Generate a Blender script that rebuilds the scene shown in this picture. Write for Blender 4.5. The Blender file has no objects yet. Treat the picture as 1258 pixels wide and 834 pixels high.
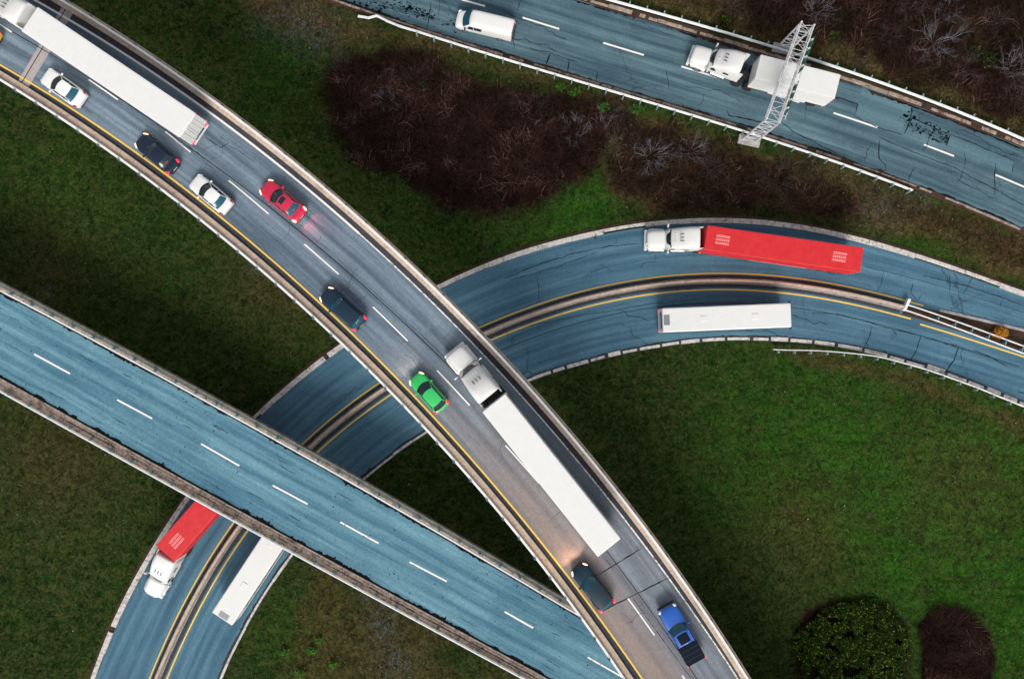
import bpy, bmesh, math, random
import numpy as np
from mathutils import Vector, Matrix
random.seed(7); rng = np.random.default_rng(11)
R = math.radians; PI = math.pi
scn = bpy.context.scene; col = scn.collection
F = 1058.; H = 92.; CX = 629.; CY = 417.          # lens and height of the drone, in photo pixels and metres
ZA = 13.0; ZB = 6.5                                # deck levels of the two overpasses

def P(px, py, z=0.):
    s = (H - z) / F
    return np.array([(px - CX) * s, (CY - py) * s])

# ------------------------------------------------------------------ materials
class NT:
    def __init__(self, name, rough=.8, metal=0., spec=None):
        self.m = bpy.data.materials.new(name); self.m.use_nodes = True
        self.t = self.m.node_tree; self.b = self.t.nodes['Principled BSDF']
        self.b.inputs['Roughness'].default_value = rough
        self.b.inputs['Metallic'].default_value = metal
        if spec is not None: self.b.inputs['Specular IOR Level'].default_value = spec
    def n(self, typ, **kw):
        nd = self.t.nodes.new(typ)
        for k, v in kw.items():
            if k.startswith('i_'): nd.inputs[k[2:].replace('_', ' ')].default_value = v
            else: setattr(nd, k, v)
        return nd
    def l(self, a, b): self.t.links.new(a, b)
    def vec(self, uv=False, scale=(1, 1, 1)):
        tc = self.n('ShaderNodeTexCoord'); mp = self.n('ShaderNodeMapping')
        mp.inputs['Scale'].default_value = scale
        self.l(tc.outputs['UV' if uv else 'Object'], mp.inputs['Vector']); return mp.outputs[0]
    def noise(self, vec, scale, detail=4, rough=.55, dist=0.):
        nd = self.n('ShaderNodeTexNoise'); nd.inputs['Scale'].default_value = scale
        nd.inputs['Detail'].default_value = detail; nd.inputs['Roughness'].default_value = rough
        nd.inputs['Distortion'].default_value = dist
        self.l(vec, nd.inputs['Vector']); return nd.outputs[0]
    def ramp(self, fac, a, b, ca=(0, 0, 0, 1), cb=(1, 1, 1, 1)):
        nd = self.n('ShaderNodeValToRGB'); e = nd.color_ramp.elements
        e[0].position = a; e[1].position = b; e[0].color = ca; e[1].color = cb
        self.l(fac, nd.inputs[0]); return nd.outputs[0]
    def mix(self, fac, a, b, mode='MIX'):
        nd = self.n('ShaderNodeMix'); nd.data_type = 'RGBA'; nd.blend_type = mode
        for s, v in ((nd.inputs[0], fac), (nd.inputs[6], a), (nd.inputs[7], b)):
            if isinstance(v, (int, float)): s.default_value = v
            elif isinstance(v, (tuple, list)): s.default_value = (v[0], v[1], v[2], 1)
            else: self.l(v, s)
        return nd.outputs[2]
    def math(self, op, a, b=0.):
        nd = self.n('ShaderNodeMath', operation=op)
        for s, v in ((nd.inputs[0], a), (nd.inputs[1], b)):
            if isinstance(v, (int, float)): s.default_value = v
            else: self.l(v, s)
        return nd.outputs[0]
    def attr(self, name):
        nd = self.n('ShaderNodeAttribute'); nd.attribute_name = name; return nd.outputs['Fac']
    def color(self, c):
        if isinstance(c, (tuple, list)): self.b.inputs['Base Color'].default_value = (c[0], c[1], c[2], 1)
        else: self.l(c, self.b.inputs['Base Color'])
    def bump(self, h, strength=.3, dist=.02):
        nd = self.n('ShaderNodeBump'); nd.inputs['Strength'].default_value = strength
        nd.inputs['Distance'].default_value = dist
        self.l(h, nd.inputs['Height']); self.l(nd.outputs[0], self.b.inputs['Normal'])

def mixc(c, k): return tuple(min(1, v * k) for v in c)

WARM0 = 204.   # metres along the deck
def asphalt(name, c, dark, light, streak=.5, crack=0., warm=None, mott=.4, dots=0.):
    m = NT(name, .85, spec=.2)
    uv = m.vec(True, (.055, 1.5, 1)); ob = m.vec()
    s1 = m.noise(uv, 1.0, 6, .6); s2 = m.noise(m.vec(True, (.2, 4.5, 1)), 1.0, 4, .6)
    big = m.noise(ob, .13, 5, .6, .4); fine = m.ramp(m.noise(ob, 2.6, 4, .8), .30, .70); grit = m.ramp(m.noise(ob, 9., 3, .8), .32, .68)
    x = m.mix(m.ramp(s1, .36, .66), m.mix(streak, c, dark), m.mix(streak, c, light))
    x = m.mix(m.math('MULTIPLY', m.ramp(s2, .5, .74), streak * .55), x, dark)
    x = m.mix(m.math('MULTIPLY', m.ramp(big, .46, .70), mott), x, dark)
    x = m.mix(m.math('MULTIPLY', m.ramp(m.noise(ob, .33, 6, .7, 1.), .55, .72), mott * .6), x, light)
    # darker worn wheel paths
    tc = m.n('ShaderNodeTexCoord'); sp = m.n('ShaderNodeSeparateXYZ'); m.l(tc.outputs['UV'], sp.inputs[0])
    if warm:                                            # browner surfacing with headlight wash painted in, towards one end, mostly left lane
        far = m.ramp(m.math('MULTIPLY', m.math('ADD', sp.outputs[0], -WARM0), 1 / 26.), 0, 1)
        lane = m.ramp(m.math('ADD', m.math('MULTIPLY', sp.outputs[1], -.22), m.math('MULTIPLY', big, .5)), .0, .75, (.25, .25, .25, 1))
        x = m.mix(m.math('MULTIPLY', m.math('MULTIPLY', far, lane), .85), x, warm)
    wav = m.math('SINE', m.math('MULTIPLY', m.math('ADD', sp.outputs[1], m.math('MULTIPLY', s1, .5)), 3.5))
    x = m.mix(m.math('MULTIPLY', m.ramp(wav, -.2, 1.), .22), x, dark)
    x = m.mix(.22, x, m.mix(fine, (.2, .2, .2), (.8, .8, .8)), 'OVERLAY')
    x = m.mix(.26, x, m.mix(grit, (.1, .1, .1), (.9, .9, .9)), 'OVERLAY')
    blk = (.012, .017, .022)
    if dots:
        v = m.n('ShaderNodeTexVoronoi', feature='F1'); v.inputs['Scale'].default_value = 1.5; m.l(ob, v.inputs['Vector'])
        d = m.math('MULTIPLY', m.ramp(v.outputs['Distance'], .05, .075, (1, 1, 1, 1), (0, 0, 0, 1)), m.ramp(big, .44, .56))
        x = m.mix(m.math('MULTIPLY', d, dots), x, blk)
        t = m.noise(m.vec(True, (.45, 2.6, 1)), 1.4, 10, .80)
        x = m.mix(m.math('MULTIPLY', m.math('MULTIPLY', m.ramp(t, .59, .66), m.ramp(big, .40, .56)), dots * .9), x, mixc(dark, .55))
    if crack:
        ds = m.n('ShaderNodeVectorMath', operation='ADD'); m.l(ob, ds.inputs[0])
        nz = m.n('ShaderNodeTexNoise'); nz.inputs['Scale'].default_value = .9; nz.inputs['Detail'].default_value = 6; m.l(ob, nz.inputs['Vector'])
        m.l(nz.outputs[1], ds.inputs[1])
        for sc, th, lo in ((.10, .004, .52),):
            v = m.n('ShaderNodeTexVoronoi', feature='DISTANCE_TO_EDGE'); v.inputs['Scale'].default_value = sc
            m.l(ds.outputs[0], v.inputs['Vector'])
            k = m.ramp(v.outputs[0], th * .5, th * 1.2, (1, 1, 1, 1), (0, 0, 0, 1))
            msk = m.ramp(m.noise(ob, .11, 3), lo, lo + .08)
            x = m.mix(m.math('MULTIPLY', m.math('MULTIPLY', k, msk), crack), x, blk)
    m.color(x); m.bump(m.math('ADD', fine, grit), .25, .02); return m.m

def speckle(name, c1, c2, scale=6., rough=.85, metal=0., stain=None, amt=.6, sc2=.6, bump=.2):
    m = NT(name, rough, metal); ob = m.vec()
    x = m.mix(m.ramp(m.noise(ob, scale, 5, .65), .35, .68), c1, c2)
    if stain: x = m.mix(m.math('MULTIPLY', m.ramp(m.noise(ob, sc2, 6, .7, .6), .5, .66), amt), x, stain)
    x = m.mix(.3, x, m.mix(m.noise(ob, 30., 2), (.2, .2, .2), (.8, .8, .8)), 'OVERLAY')
    m.color(x)
    if bump: m.bump(m.noise(ob, 14., 4), bump, .02)
    return m.m

def plain(name, c, rough=.5, metal=0., coat=0., emit=None, es=0., spec=None):
    m = NT(name, rough, metal, spec)
    ob = m.vec(); x = m.mix(m.math('MULTIPLY', m.noise(ob, 3., 4, .7), .35), c, mixc(c, .72)); m.color(x)
    m.b.inputs['Coat Weight'].default_value = coat; m.b.inputs['Coat Roughness'].default_value = .08
    if emit:
        m.b.inputs['Emission Color'].default_value = (*emit, 1); m.b.inputs['Emission Strength'].default_value = es
    return m.m

def tinted(name, ca, cb, cc=None, rough=.8):
    """blades, canes, leaves: colour follows the 'tint' value of each piece"""
    m = NT(name, rough, spec=.04); nd = m.n('ShaderNodeValToRGB'); e = nd.color_ramp.elements
    e[0].color = (*ca, 1); e[1].color = (*cb, 1)
    if cc: k = e.new(.92); k.color = (*cb, 1); e[-1].color = (*cc, 1)
    m.l(m.attr('tint'), nd.inputs[0]); m.color(nd.outputs[0]); return m.m

def worn_paint(name, c, under, th=.56, cuts=0.):
    m = NT(name, .6); ob = m.vec()
    w = m.ramp(m.noise(ob, 4.5, 6, .8), th, th + .1)
    x = m.mix(m.math('MULTIPLY', m.noise(ob, 1.1, 4), .35), c, mixc(c, .7))
    m.color(m.mix(w, x, under)); return m.m

M = dict(
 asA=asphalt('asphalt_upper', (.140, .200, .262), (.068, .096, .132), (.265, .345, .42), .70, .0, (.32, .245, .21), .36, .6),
 asB=asphalt('asphalt_middle', (.100, .245, .33), (.045, .135, .205), (.20, .38, .45), .7, 0., None, .45, .9),
 asC=asphalt('asphalt_lower', (.068, .165, .245), (.036, .095, .15), (.135, .27, .35), .62, .7, None, .4, .3),
 asD=asphalt('asphalt_highway', (.072, .145, .185), (.034, .072, .102), (.155, .255, .29), .75, .6, None, .5, .8),
 patch=asphalt('asphalt_patch', (.095, .185, .225), (.06, .12, .15), (.14, .245, .285), .5, 0., None, .4, .3),
 shoulder=speckle('dark_shoulder', (.024, .032, .044), (.055, .064, .080), 3., .95, stain=(.07, .055, .05), amt=.5),
 tar=plain('tar', (.007, .010, .013), .9, spec=.1),
 tan=speckle('tan_concrete', (.45, .34, .26), (.65, .51, .40), 4., .9, stain=(.24, .17, .13), amt=.55, sc2=1.4),
 tan2=speckle('dirty_walkway', (.30, .23, .185), (.56, .45, .37), 5., .92, stain=(.08, .05, .04), amt=.85, sc2=1.3),
 conc=speckle('grey_concrete', (.30, .29, .28), (.48, .46, .44), 3., .9, stain=(.15, .13, .12), amt=.6),
 curb=speckle('pale_kerb_stone', (.50, .47, .44), (.72, .68, .64), 4., .9, stain=(.10, .07, .05), amt=.75, sc2=2.2),
 joint=speckle('joint_concrete', (.34, .30, .30), (.46, .41, .41), 5., .9),
 brk=speckle('broken_kerb', (.22, .16, .12), (.46, .38, .32), 3., .9, stain=(.085, .03, .014), amt=1., sc2=1.1),
 soil=speckle('brown_soil', (.03, .016, .010), (.085, .045, .026), 5., 1., stain=(.012, .008, .006), amt=.8),
 steel=speckle('galvanised_steel', (.68, .71, .73), (.82, .84, .85), 2., .6, .0, bump=0.),
 postdark=speckle('dark_post', (.05, .07, .09), (.12, .15, .18), 4., .6, .1, bump=0.),
 steeld=speckle('weathered_post', (.16, .30, .30), (.30, .42, .42), 4., .6, .2, bump=0.),
 truss=speckle('galvanised_truss', (.62, .63, .65), (.85, .85, .87), 3., .45, .3, bump=0.),
 white=worn_paint('white_road_paint', (.88, .86, .82), (.12, .16, .19), .62),
 whitew=worn_paint('worn_white_road_paint', (.84, .82, .78), (.08, .09, .10), .50),
 yellow=worn_paint('yellow_road_paint', (.95, .60, .07), (.25, .17, .06), .68),
 glass=plain('car_glass', (.012, .03, .04), .1, 0., 0., spec=.5),
 glassb=plain('blue_tinted_glass', (.012, .09, .14), .1, 0., 0., spec=.5),
 rubber=plain('tyre_rubber', (.02, .02, .021), .85),
 rim=plain('wheel_rim', (.45, .46, .48), .3, .8),
 black=plain('black_plastic', (.015, .016, .018), .5),
 chrome=plain('chrome', (.75, .76, .78), .15, 1.),
 pwhite=plain('white_car_paint', (.86, .86, .85), .3, 0., .8),
 twhite=speckle('white_truck_panel', (.745, .745, .73), (.775, .775, .76), 1.2, .45, bump=0.),
 pred=plain('crimson_car_paint', (.62, .012, .06), .3, 0., .8),
 tred=speckle('red_truck_panel', (.60, .014, .020), (.68, .024, .030), 1.3, .5, bump=0.),
 pink=plain('pale_red_lettering', (.95, .38, .36), .6),
 pnavy=plain('navy_car_paint', (.010, .018, .042), .35, 0., .25, spec=.3),
 pdark=plain('blue_black_car_paint', (.008, .028, .055), .35, 0., .25, spec=.3),
 pteal=plain('dark_teal_car_paint', (.006, .028, .048), .35, 0., .25, spec=.3),
 pgreen=plain('green_car_paint', (.03, .56, .13), .3, 0., .8),
 pblue=plain('bright_blue_car_paint', (.004, .10, .50), .3, 0., .8),
 pyel=plain('yellow_car_paint', (.85, .45, .04), .35, 0., .7),
 ton=plain('black_bed_cover', (.006, .012, .022), .8, spec=.1),
 redl=plain('lit_tail_lamp', (.7, .01, .02), .3, 0., .5, (1., .015, .04), 1.6),
 redb=plain('lit_brake_lamp', (.9, .2, .15), .3, 0., .5, (1., .42, .30), 3.2),
 redo=plain('unlit_tail_lamp', (.5, .01, .015), .25, 0., .6),
 headl=plain('lit_head_lamp', (.9, .8, .6), .3, 0., .5, (1., .52, .26), 1.5),
 heado=plain('head_lamp_lens', (.75, .78, .8), .12, .2, .8),
 amber=plain('amber_marker_lamp', (.9, .3, .02), .3, 0., .5, (1., .35, .05), 1.2),
 plate=plain('number_plate', (.75, .62, .5), .5),
 green_sign=plain('green_sign_face', (.01, .16, .08), .5),
 signback=plain('sign_back', (.10, .12, .13), .5, .5),
)

# ------------------------------------------------------------------ mesh builder
class MB:
    def __init__(s): s.v = []; s.f = []; s.uv = []; s.hasuv = False
    def add(s, vs, fs):
        o = len(s.v); s.v += [tuple(map(float, p)) for p in vs]; s.f += [tuple(i + o for i in f) for f in fs]
    def box(s, c, d, rz=0., taper=1.):
        cx, cy, cz = c; dx, dy, dz = d[0] / 2, d[1] / 2, d[2] / 2; ca, sa = math.cos(rz), math.sin(rz); vs = []
        for z, k in ((-dz, 1), (dz, taper)):
            for x, y in ((-dx, -dy), (dx, -dy), (dx, dy), (-dx, dy)):
                x *= k; y *= k; vs.append((cx + x * ca - y * sa, cy + x * sa + y * ca, cz + z))
        s.add(vs, [(3, 2, 1, 0), (4, 5, 6, 7), (0, 1, 5, 4), (1, 2, 6, 5), (2, 3, 7, 6), (3, 0, 4, 7)])
    def tube(s, a, b, r, r2=None, n=8, cap=True):
        a = Vector(a); b = Vector(b); d = b - a
        if d.length < 1e-6: return
        d.normalize(); u = d.cross(Vector((0, 0, 1)) if abs(d.z) < .9 else Vector((1, 0, 0))).normalized(); w = d.cross(u)
        r2 = r if r2 is None else r2; vs = []
        for p, q in ((a, r), (b, r2)):
            for k in range(n):
                t = 2 * PI * k / n; vs.append(p + (u * math.cos(t) + w * math.sin(t)) * q)
        fs = [(k, n + k, n + (k + 1) % n, (k + 1) % n) for k in range(n)]
        if cap: fs += [tuple(range(n)), tuple(range(2 * n - 1, n - 1, -1))]
        s.add(vs, fs)
    def ell(s, c, r, rz=0., nu=12, nv=8):
        vs = []; ca, sa = math.cos(rz), math.sin(rz)
        for j in range(nv + 1):
            th = PI * j / nv
            for i in range(nu):
                ph = 2 * PI * i / nu
                x = r[0] * math.sin(th) * math.cos(ph); y = r[1] * math.sin(th) * math.sin(ph)
                vs.append((c[0] + x * ca - y * sa, c[1] + x * sa + y * ca, c[2] + r[2] * math.cos(th)))
        s.add(vs, [(j * nu + i, (j + 1) * nu + i, (j + 1) * nu + (i + 1) % nu, j * nu + (i + 1) % nu) for j in range(nv) for i in range(nu)])
    def grid(s, fn, nu, nv, flip=False):
        vs = [fn(i / nu, j / nv) for j in range(nv + 1) for i in range(nu + 1)]
        fs = []
        for j in range(nv):
            for i in range(nu):
                a = j * (nu + 1) + i; q = (a, a + 1, a + nu + 2, a + nu + 1); fs.append(q[::-1] if flip else q)
        s.add(vs, fs)
    def loft(s, rings):
        n = len(rings[0]); vs = [p for r in rings for p in r]; fs = []
        for j in range(len(rings) - 1):
            for i in range(n):
                a = j * n + i; b = j * n + (i + 1) % n; fs.append((a, b, b + n, a + n))
        fs.append(tuple(range(n - 1, -1, -1))); fs.append(tuple(range((len(rings) - 1) * n, len(rings) * n)))
        s.add(vs, fs)
    def build(s, name, mat, parent=None, smooth=False, bevel=0., sub=0, solid=0., uv=None):
        me = bpy.data.meshes.new(name); me.from_pydata(s.v, [], s.f)
        if s.uv and len(s.uv) == len(s.f):
            ul = me.uv_layers.new(name='UVMap'); ul.data.foreach_set('uv', np.array([c for q in s.uv for c in q], dtype=np.float32).ravel())
        me.materials.append(mat)
        if smooth: me.polygons.foreach_set('use_smooth', [True] * len(me.polygons))
        me.update(); o = bpy.data.objects.new(name, me); col.objects.link(o)
        if parent is not None: o.parent = parent
        if solid: k = o.modifiers.new('Solid', 'SOLIDIFY'); k.thickness = solid
        if bevel: k = o.modifiers.new('Bevel', 'BEVEL'); k.width = bevel; k.segments = 2; k.limit_method = 'ANGLE'
        if sub: k = o.modifiers.new('Sub', 'SUBSURF'); k.levels = sub; k.render_levels = sub
        return o

def tag(o, label=None, cat=None, group=None, kind=None):
    if label: o['label'] = label
    if cat: o['category'] = cat
    if group: o['group'] = group
    if kind: o['kind'] = kind
    return o
def empty(name, loc=(0, 0, 0), rz=0.):
    o = bpy.data.objects.new(name, None); col.objects.link(o); o.location = loc; o.rotation_euler = (0, 0, rz); o.empty_display_size = .5
    return o
def copy_tree(o, parent=None):
    c = o.copy(); col.objects.link(c)
    if parent is not None: c.parent = parent
    for ch in list(o.children): copy_tree(ch, c)
    return c

# ------------------------------------------------------------------ road curves
class Curve:
    def __init__(s, co, m, ang, x0, x1, ext=160.):
        c, sn = math.cos(ang), math.sin(ang); xs = np.arange(x0, x1 + .01, .25); t = (xs - m) / 60.
        ys = np.polyval(co, t); p = np.stack([xs, ys], 1)
        k = (p[1] - p[0]) / np.linalg.norm(p[1] - p[0]); e = (p[-1] - p[-2]) / np.linalg.norm(p[-1] - p[-2])
        L = np.arange(ext, .2, -.5)[:, None]
        p = np.concatenate([p[0] - k * L, p, p[-1] + e * L[::-1]])
        p = np.stack([p[:, 0] * c - p[:, 1] * sn, p[:, 0] * sn + p[:, 1] * c], 1)
        d = np.linalg.norm(np.diff(p, axis=0), axis=1); sc = np.concatenate([[0], np.cumsum(d)])
        s.L = sc[-1]; s.s = np.arange(0, s.L, .5); s.p = np.stack([np.interp(s.s, sc, p[:, 0]), np.interp(s.s, sc, p[:, 1])], 1)
        t = np.gradient(s.p, axis=0)
        for _ in range(3): t[1:-1] = (t[:-2] + 2 * t[1:-1] + t[2:]) / 4
        t /= np.linalg.norm(t, axis=1)[:, None]; s.t = t; s.n = np.stack([-t[:, 1], t[:, 0]], 1)
    def at(s, q, off=0.):
        x = np.interp(q, s.s, s.p[:, 0]); y = np.interp(q, s.s, s.p[:, 1])
        nx = np.interp(q, s.s, s.n[:, 0]); ny = np.interp(q, s.s, s.n[:, 1])
        return (float(x + nx * off), float(y + ny * off))
    def ang(s, q): return math.atan2(np.interp(q, s.s, s.t[:, 1]), np.interp(q, s.s, s.t[:, 0]))
    def proj(s, xy):
        d = s.p - np.asarray(xy)[None]; i = int(np.argmin((d ** 2).sum(1)))
        v = np.asarray(xy) - s.p[i]; return float(s.s[i] + v @ s.t[i]), float(v @ s.n[i])
    def projpx(s, px, py, z): return s.proj(P(px, py, z))
    def dist(s, X, Y):                                # unsigned offset of many points
        out = np.full(X.shape, 1e9)
        for i in range(0, len(s.p), 4): out = np.minimum(out, (X - s.p[i, 0]) ** 2 + (Y - s.p[i, 1]) ** 2)
        return np.sqrt(out)

cA = Curve([-0.61486, 0.71065, -9.44717, -0.09863, -6.1965], -9.947, -R(44), -52.3, 36.2)
cB = Curve([-0.3615, -0.00446, -24.18259], -13.17, -R(29), -47., 17.6)
cC = Curve([10.93275, 4.52244, -18.86911, -1.89653, -24.81657, 1.68993, 1.72282], -2.134, R(22), -50.5, 52.1)
cD = Curve([-4.0955, -2.50858, 2.06995, 33.56552], 12.121, -R(19), -29.6, 48.3)

def eoff(cv, pts, z, deg=None):
    q = sorted(cv.projpx(x, y, z) for x, y in pts); s = np.array([a for a, _ in q]); o = np.array([b for _, b in q])
    if deg is not None:
        co = np.polyfit(s - s.mean(), o, deg); m = s.mean(); a, b = s.min(), s.max()
        return lambda u: float(np.polyval(co, min(max(u, a), b) - m))
    k = np.array([.25, .5, .25]); o2 = o.copy(); o2[1:-1] = np.convolve(o, k, 'valid')
    return lambda u: float(np.interp(u, s, o2))
def fv(f, s): return f(s) if callable(f) else f
def plus(f, d): return lambda s: fv(f, s) + d

def strip(mb, cv, s0, s1, oa, ob, za, zb=None, step=1.):
    zb = za if zb is None else zb; n = max(1, int(abs(s1 - s0) / step + .5)); vs = []; us = []
    for i in range(n + 1):
        s = s0 + (s1 - s0) * i / n; a = fv(oa, s); b = fv(ob, s)
        vs += [(*cv.at(s, a), fv(za, s)), (*cv.at(s, b), fv(zb, s))]; us += [(s, a), (s, b)]
    fs = [(2 * i + 1, 2 * i + 3, 2 * i + 2, 2 * i) for i in range(n)]
    mb.add(vs, fs); mb.uv += [[us[j] for j in f] for f in fs]
def extr(mb, cv, s0, s1, prof, base=0., step=1., z0=0.):
    n = max(1, int(abs(s1 - s0) / step + .5)); m = len(prof); vs = []; fs = []
    for i in range(n + 1):
        s = s0 + (s1 - s0) * i / n; b = fv(base, s)
        for (o, z) in prof: vs.append((*cv.at(s, b + o), z0 + z))
    for i in range(n):
        for k in range(m):
            a = i * m + k; c = i * m + (k + 1) % m; fs.append((a, c, c + m, a + m))
    fs.append(tuple(range(m - 1, -1, -1))); fs.append(tuple(range(n * m, n * m + m)))
    mb.add(vs, fs)
def rect(o0, o1, z0, z1): return [(o0, z0), (o0, z1), (o1, z1), (o1, z0)]
def dash(mb, cv, p0, p1, z, w=.14):
    a, oa = cv.projpx(*p0, z); b, ob = cv.projpx(*p1, z)
    if b < a: a, oa, b, ob = b, ob, a, oa
    f = lambda s: oa + (ob - oa) * (s - a) / (b - a)
    strip(mb, cv, a, b, plus(f, w / 2), plus(f, -w / 2), z + .008)
def ragged(mb, cv, s0, s1, edge, sgn, wmin, wmax, z, step=.22):
    """tar line with a ragged inner edge lying along a kerb"""
    n = int((s1 - s0) / step); w = []; a = .5
    for i in range(n + 1): a = min(1, max(0, a + random.uniform(-.33, .33))); w.append(wmin + (wmax - wmin) * a * a + (random.random() < .04) * random.uniform(0, wmax))
    f = lambda s: fv(edge, s) + sgn * w[min(n, int((s - s0) / step + .5))]
    if sgn < 0: strip(mb, cv, s0, s1, edge, f, z, step=step)
    else: strip(mb, cv, s0, s1, f, edge, z, step=step)
def wiggle(mb, pts, w, z, jit=.12, step=.35):
    """thin crack following a list of world points"""
    q = []
    for (x0, y0), (x1, y1) in zip(pts[:-1], pts[1:]):
        n = max(1, int(math.hypot(x1 - x0, y1 - y0) / step))
        for i in range(n): q.append((x0 + (x1 - x0) * i / n + random.uniform(-jit, jit), y0 + (y1 - y0) * i / n + random.uniform(-jit, jit)))
    q.append(pts[-1]); vs = []
    for i, (x, y) in enumerate(q):
        a = q[max(0, i - 1)]; b = q[min(len(q) - 1, i + 1)]; dx, dy = b[0] - a[0], b[1] - a[1]; L = math.hypot(dx, dy) or 1
        ww = w * random.uniform(.45, 1.2) / 2 * (1 if 0 < i < len(q) - 1 else .3)
        vs += [(x - dy / L * ww, y + dx / L * ww, z), (x + dy / L * ww, y - dx / L * ww, z)]
    fs = [(2 * i + 1, 2 * i + 3, 2 * i + 2, 2 * i) for i in range(len(q) - 1)]; mb.add(vs, fs)
def cracks_on(mb, cv, s0, s1, oa, ob, z, n, w=.075, longi=.35):
    for _ in range(n):
        s = random.uniform(s0, s1); o0, o1 = fv(oa, s), fv(ob, s)
        if random.random() < longi:
            o = random.uniform(o0, o1); pts = []; L = random.uniform(2, 9)
            for k in range(6): pts.append(cv.at(s + L * k / 5, o)); o = min(max(o + random.uniform(-.35, .35), min(o0, o1)), max(o0, o1))
        else:
            a = random.uniform(o0, o1) if random.random() < .6 else random.choice((o0, o1)); L = random.uniform(.8, 3.6) * random.choice((-1, 1))
            b = min(max(a + L, min(o0, o1)), max(o0, o1)); pts = [cv.at(s + random.uniform(-.4, .4), a + (b - a) * k / 3) for k in range(4)]
            if random.random() < .5:
                k = random.choice((1, 2)); q = pts[k]; wiggle(mb, [q, (q[0] + random.uniform(-1.2, 1.2), q[1] + random.uniform(-1.2, 1.2))], w * .7, z)
        wiggle(mb, pts, w * random.uniform(.6, 1.1), z)
lerp_ = lambda a, b, t: a + (b - a) * t
# ------------------------------------------------------------------ ROAD C (lower curve, on the ground)
C_out = [(1258,358),(1159,323),(1065,294),(989,276),(938,271),(864,268),(798,272),(704,292),(620,313),(537,350),(420,423),(351,474),(310,513),(219,622),(188,673),(153,731),(132,777),(111,834)]
C_in = [(1258,499),(1200,474),(1142,454),(1073,434),(1004,424),(938,420),(864,420),(811,428),(722,447),(650,470),(525,531),(488,560),(447,589),(363,682),(323,734),(300,780),(282,810),(273,834)]
oCo = eoff(cC, C_out, .1); oCi = eoff(cC, C_in, .1)
sC0, sC1 = 12., cC.L - 12.
while np.hypot(*(cD.p - np.array(cC.at(sC1))).T).min() < 11.5: sC1 -= 2.   # the two roads run together beyond the photo
mb = MB(); strip(mb, cC, sC0, sC1, plus(oCo, -.5), plus(oCi, .5), 0.)
roadC = tag(mb.build('road', M['asC']), kind='structure')
s_end = cC.projpx(1111, 378, .8)[0]
for o, p1 in ((.78, (1134, 376)), (-.95, None)):
    mb = MB(); e = cC.projpx(*(p1 or (1119, 392)), 0)[0]
    strip(mb, cC, sC0, e, o + .075, o - .075, .008); mb.build('edge_line', M['yellow'], roadC)
mb = MB(); a = cC.projpx(1131, 396, 0)[0]; strip(mb, cC, a, sC1, -1.15, -1.30, .008); mb.build('edge_line', M['yellow'], roadC)
# dirt strips beside the barrier and the dark soil of the median beyond its end
mb = MB()
strip(mb, cC, sC0, s_end, .58, .24, .004); strip(mb, cC, sC0, s_end, -.30, -.70, .004)
ragged(mb, cC, sC0, s_end, .5, 1, .0, .16, .006); ragged(mb, cC, sC0, s_end, -.55, -1, 0., .25, .006)
mb.build('dirt_seam', M['shoulder'], roadC)
def med(s): return min(1.35, .35 + max(0, s - s_end) * .075)
mb = MB(); strip(mb, cC, s_end + .3, sC1, med, -.72, .012); mb.build('median_soil', M['soil'], roadC)
mb = MB(); extr(mb, cC, s_end + 4, sC1, rect(-.28, .0, .0, .11), lambda s: med(s) + .26); mb.build('median_kerb', M['conc'], roadC)
# outer kerb, pale with broken bits, and the inner one of short slabs
mb = MB(); s = sC0
while s < sC1:
    L = random.uniform(2.2, 5.5); e = min(sC1, s + L); d = .0 if random.random() < .8 else random.uniform(.05, .22)
    extr(mb, cC, s, e - .035, rect(-.52 + d, .02, -.1, .13), oCo, 1.); s = e
    if random.random() < .12: s += random.uniform(.15, .9)
mb.build('kerb', M['curb'], roadC, bevel=.02)
mb = MB(); ragged(mb, cC, sC0, sC1, plus(oCo, .3), -1, .2, .75, .006); mb.build('dirt_seam', M['soil'], roadC)
mb = MB(); s = sC0; sx = cC.projpx(640, 476, 0)[0]
while s < sC1:
    L = random.uniform(1.7, 3.1); e = min(sC1, s + L); w = random.uniform(.26, .42) if s > sx else .22
    extr(mb, cC, s, e - (random.uniform(.25, .5) if s > sx else .04), rect(.07, .07 + w + random.uniform(-.05, .05), -.1, .13), plus(oCi, random.uniform(-.04, .05)), 1.)
    s = e
mb.build('kerb', M['curb'], roadC, bevel=.02)
mb = MB(); strip(mb, cC, sC0, sC1, plus(oCi, .46), plus(oCi, .0), .004); ragged(mb, cC, sC0, sC1, plus(oCi, .49), 1, 0., .16, .006)
mb.build('dirt_seam', M['shoulder'], roadC)
mb = MB()
sl = cC.projpx(585, 330, 0)[0]; xr = cC.projpx(1258, 433, 0)[0]
cracks_on(mb, cC, sl, xr + 4, plus(oCo, -.8), 1.2, .009, 9, .05)
cracks_on(mb, cC, sl, xr + 4, -1.5, plus(oCi, .8), .009, 14, .06)
cracks_on(mb, cC, sC0 + 140, sl, plus(oCo, -.8), plus(oCi, .8), .009, 8, .04, .7)
def pxl(l, z=0): return [tuple(P(x, y, z)) for x, y in l]
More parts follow.
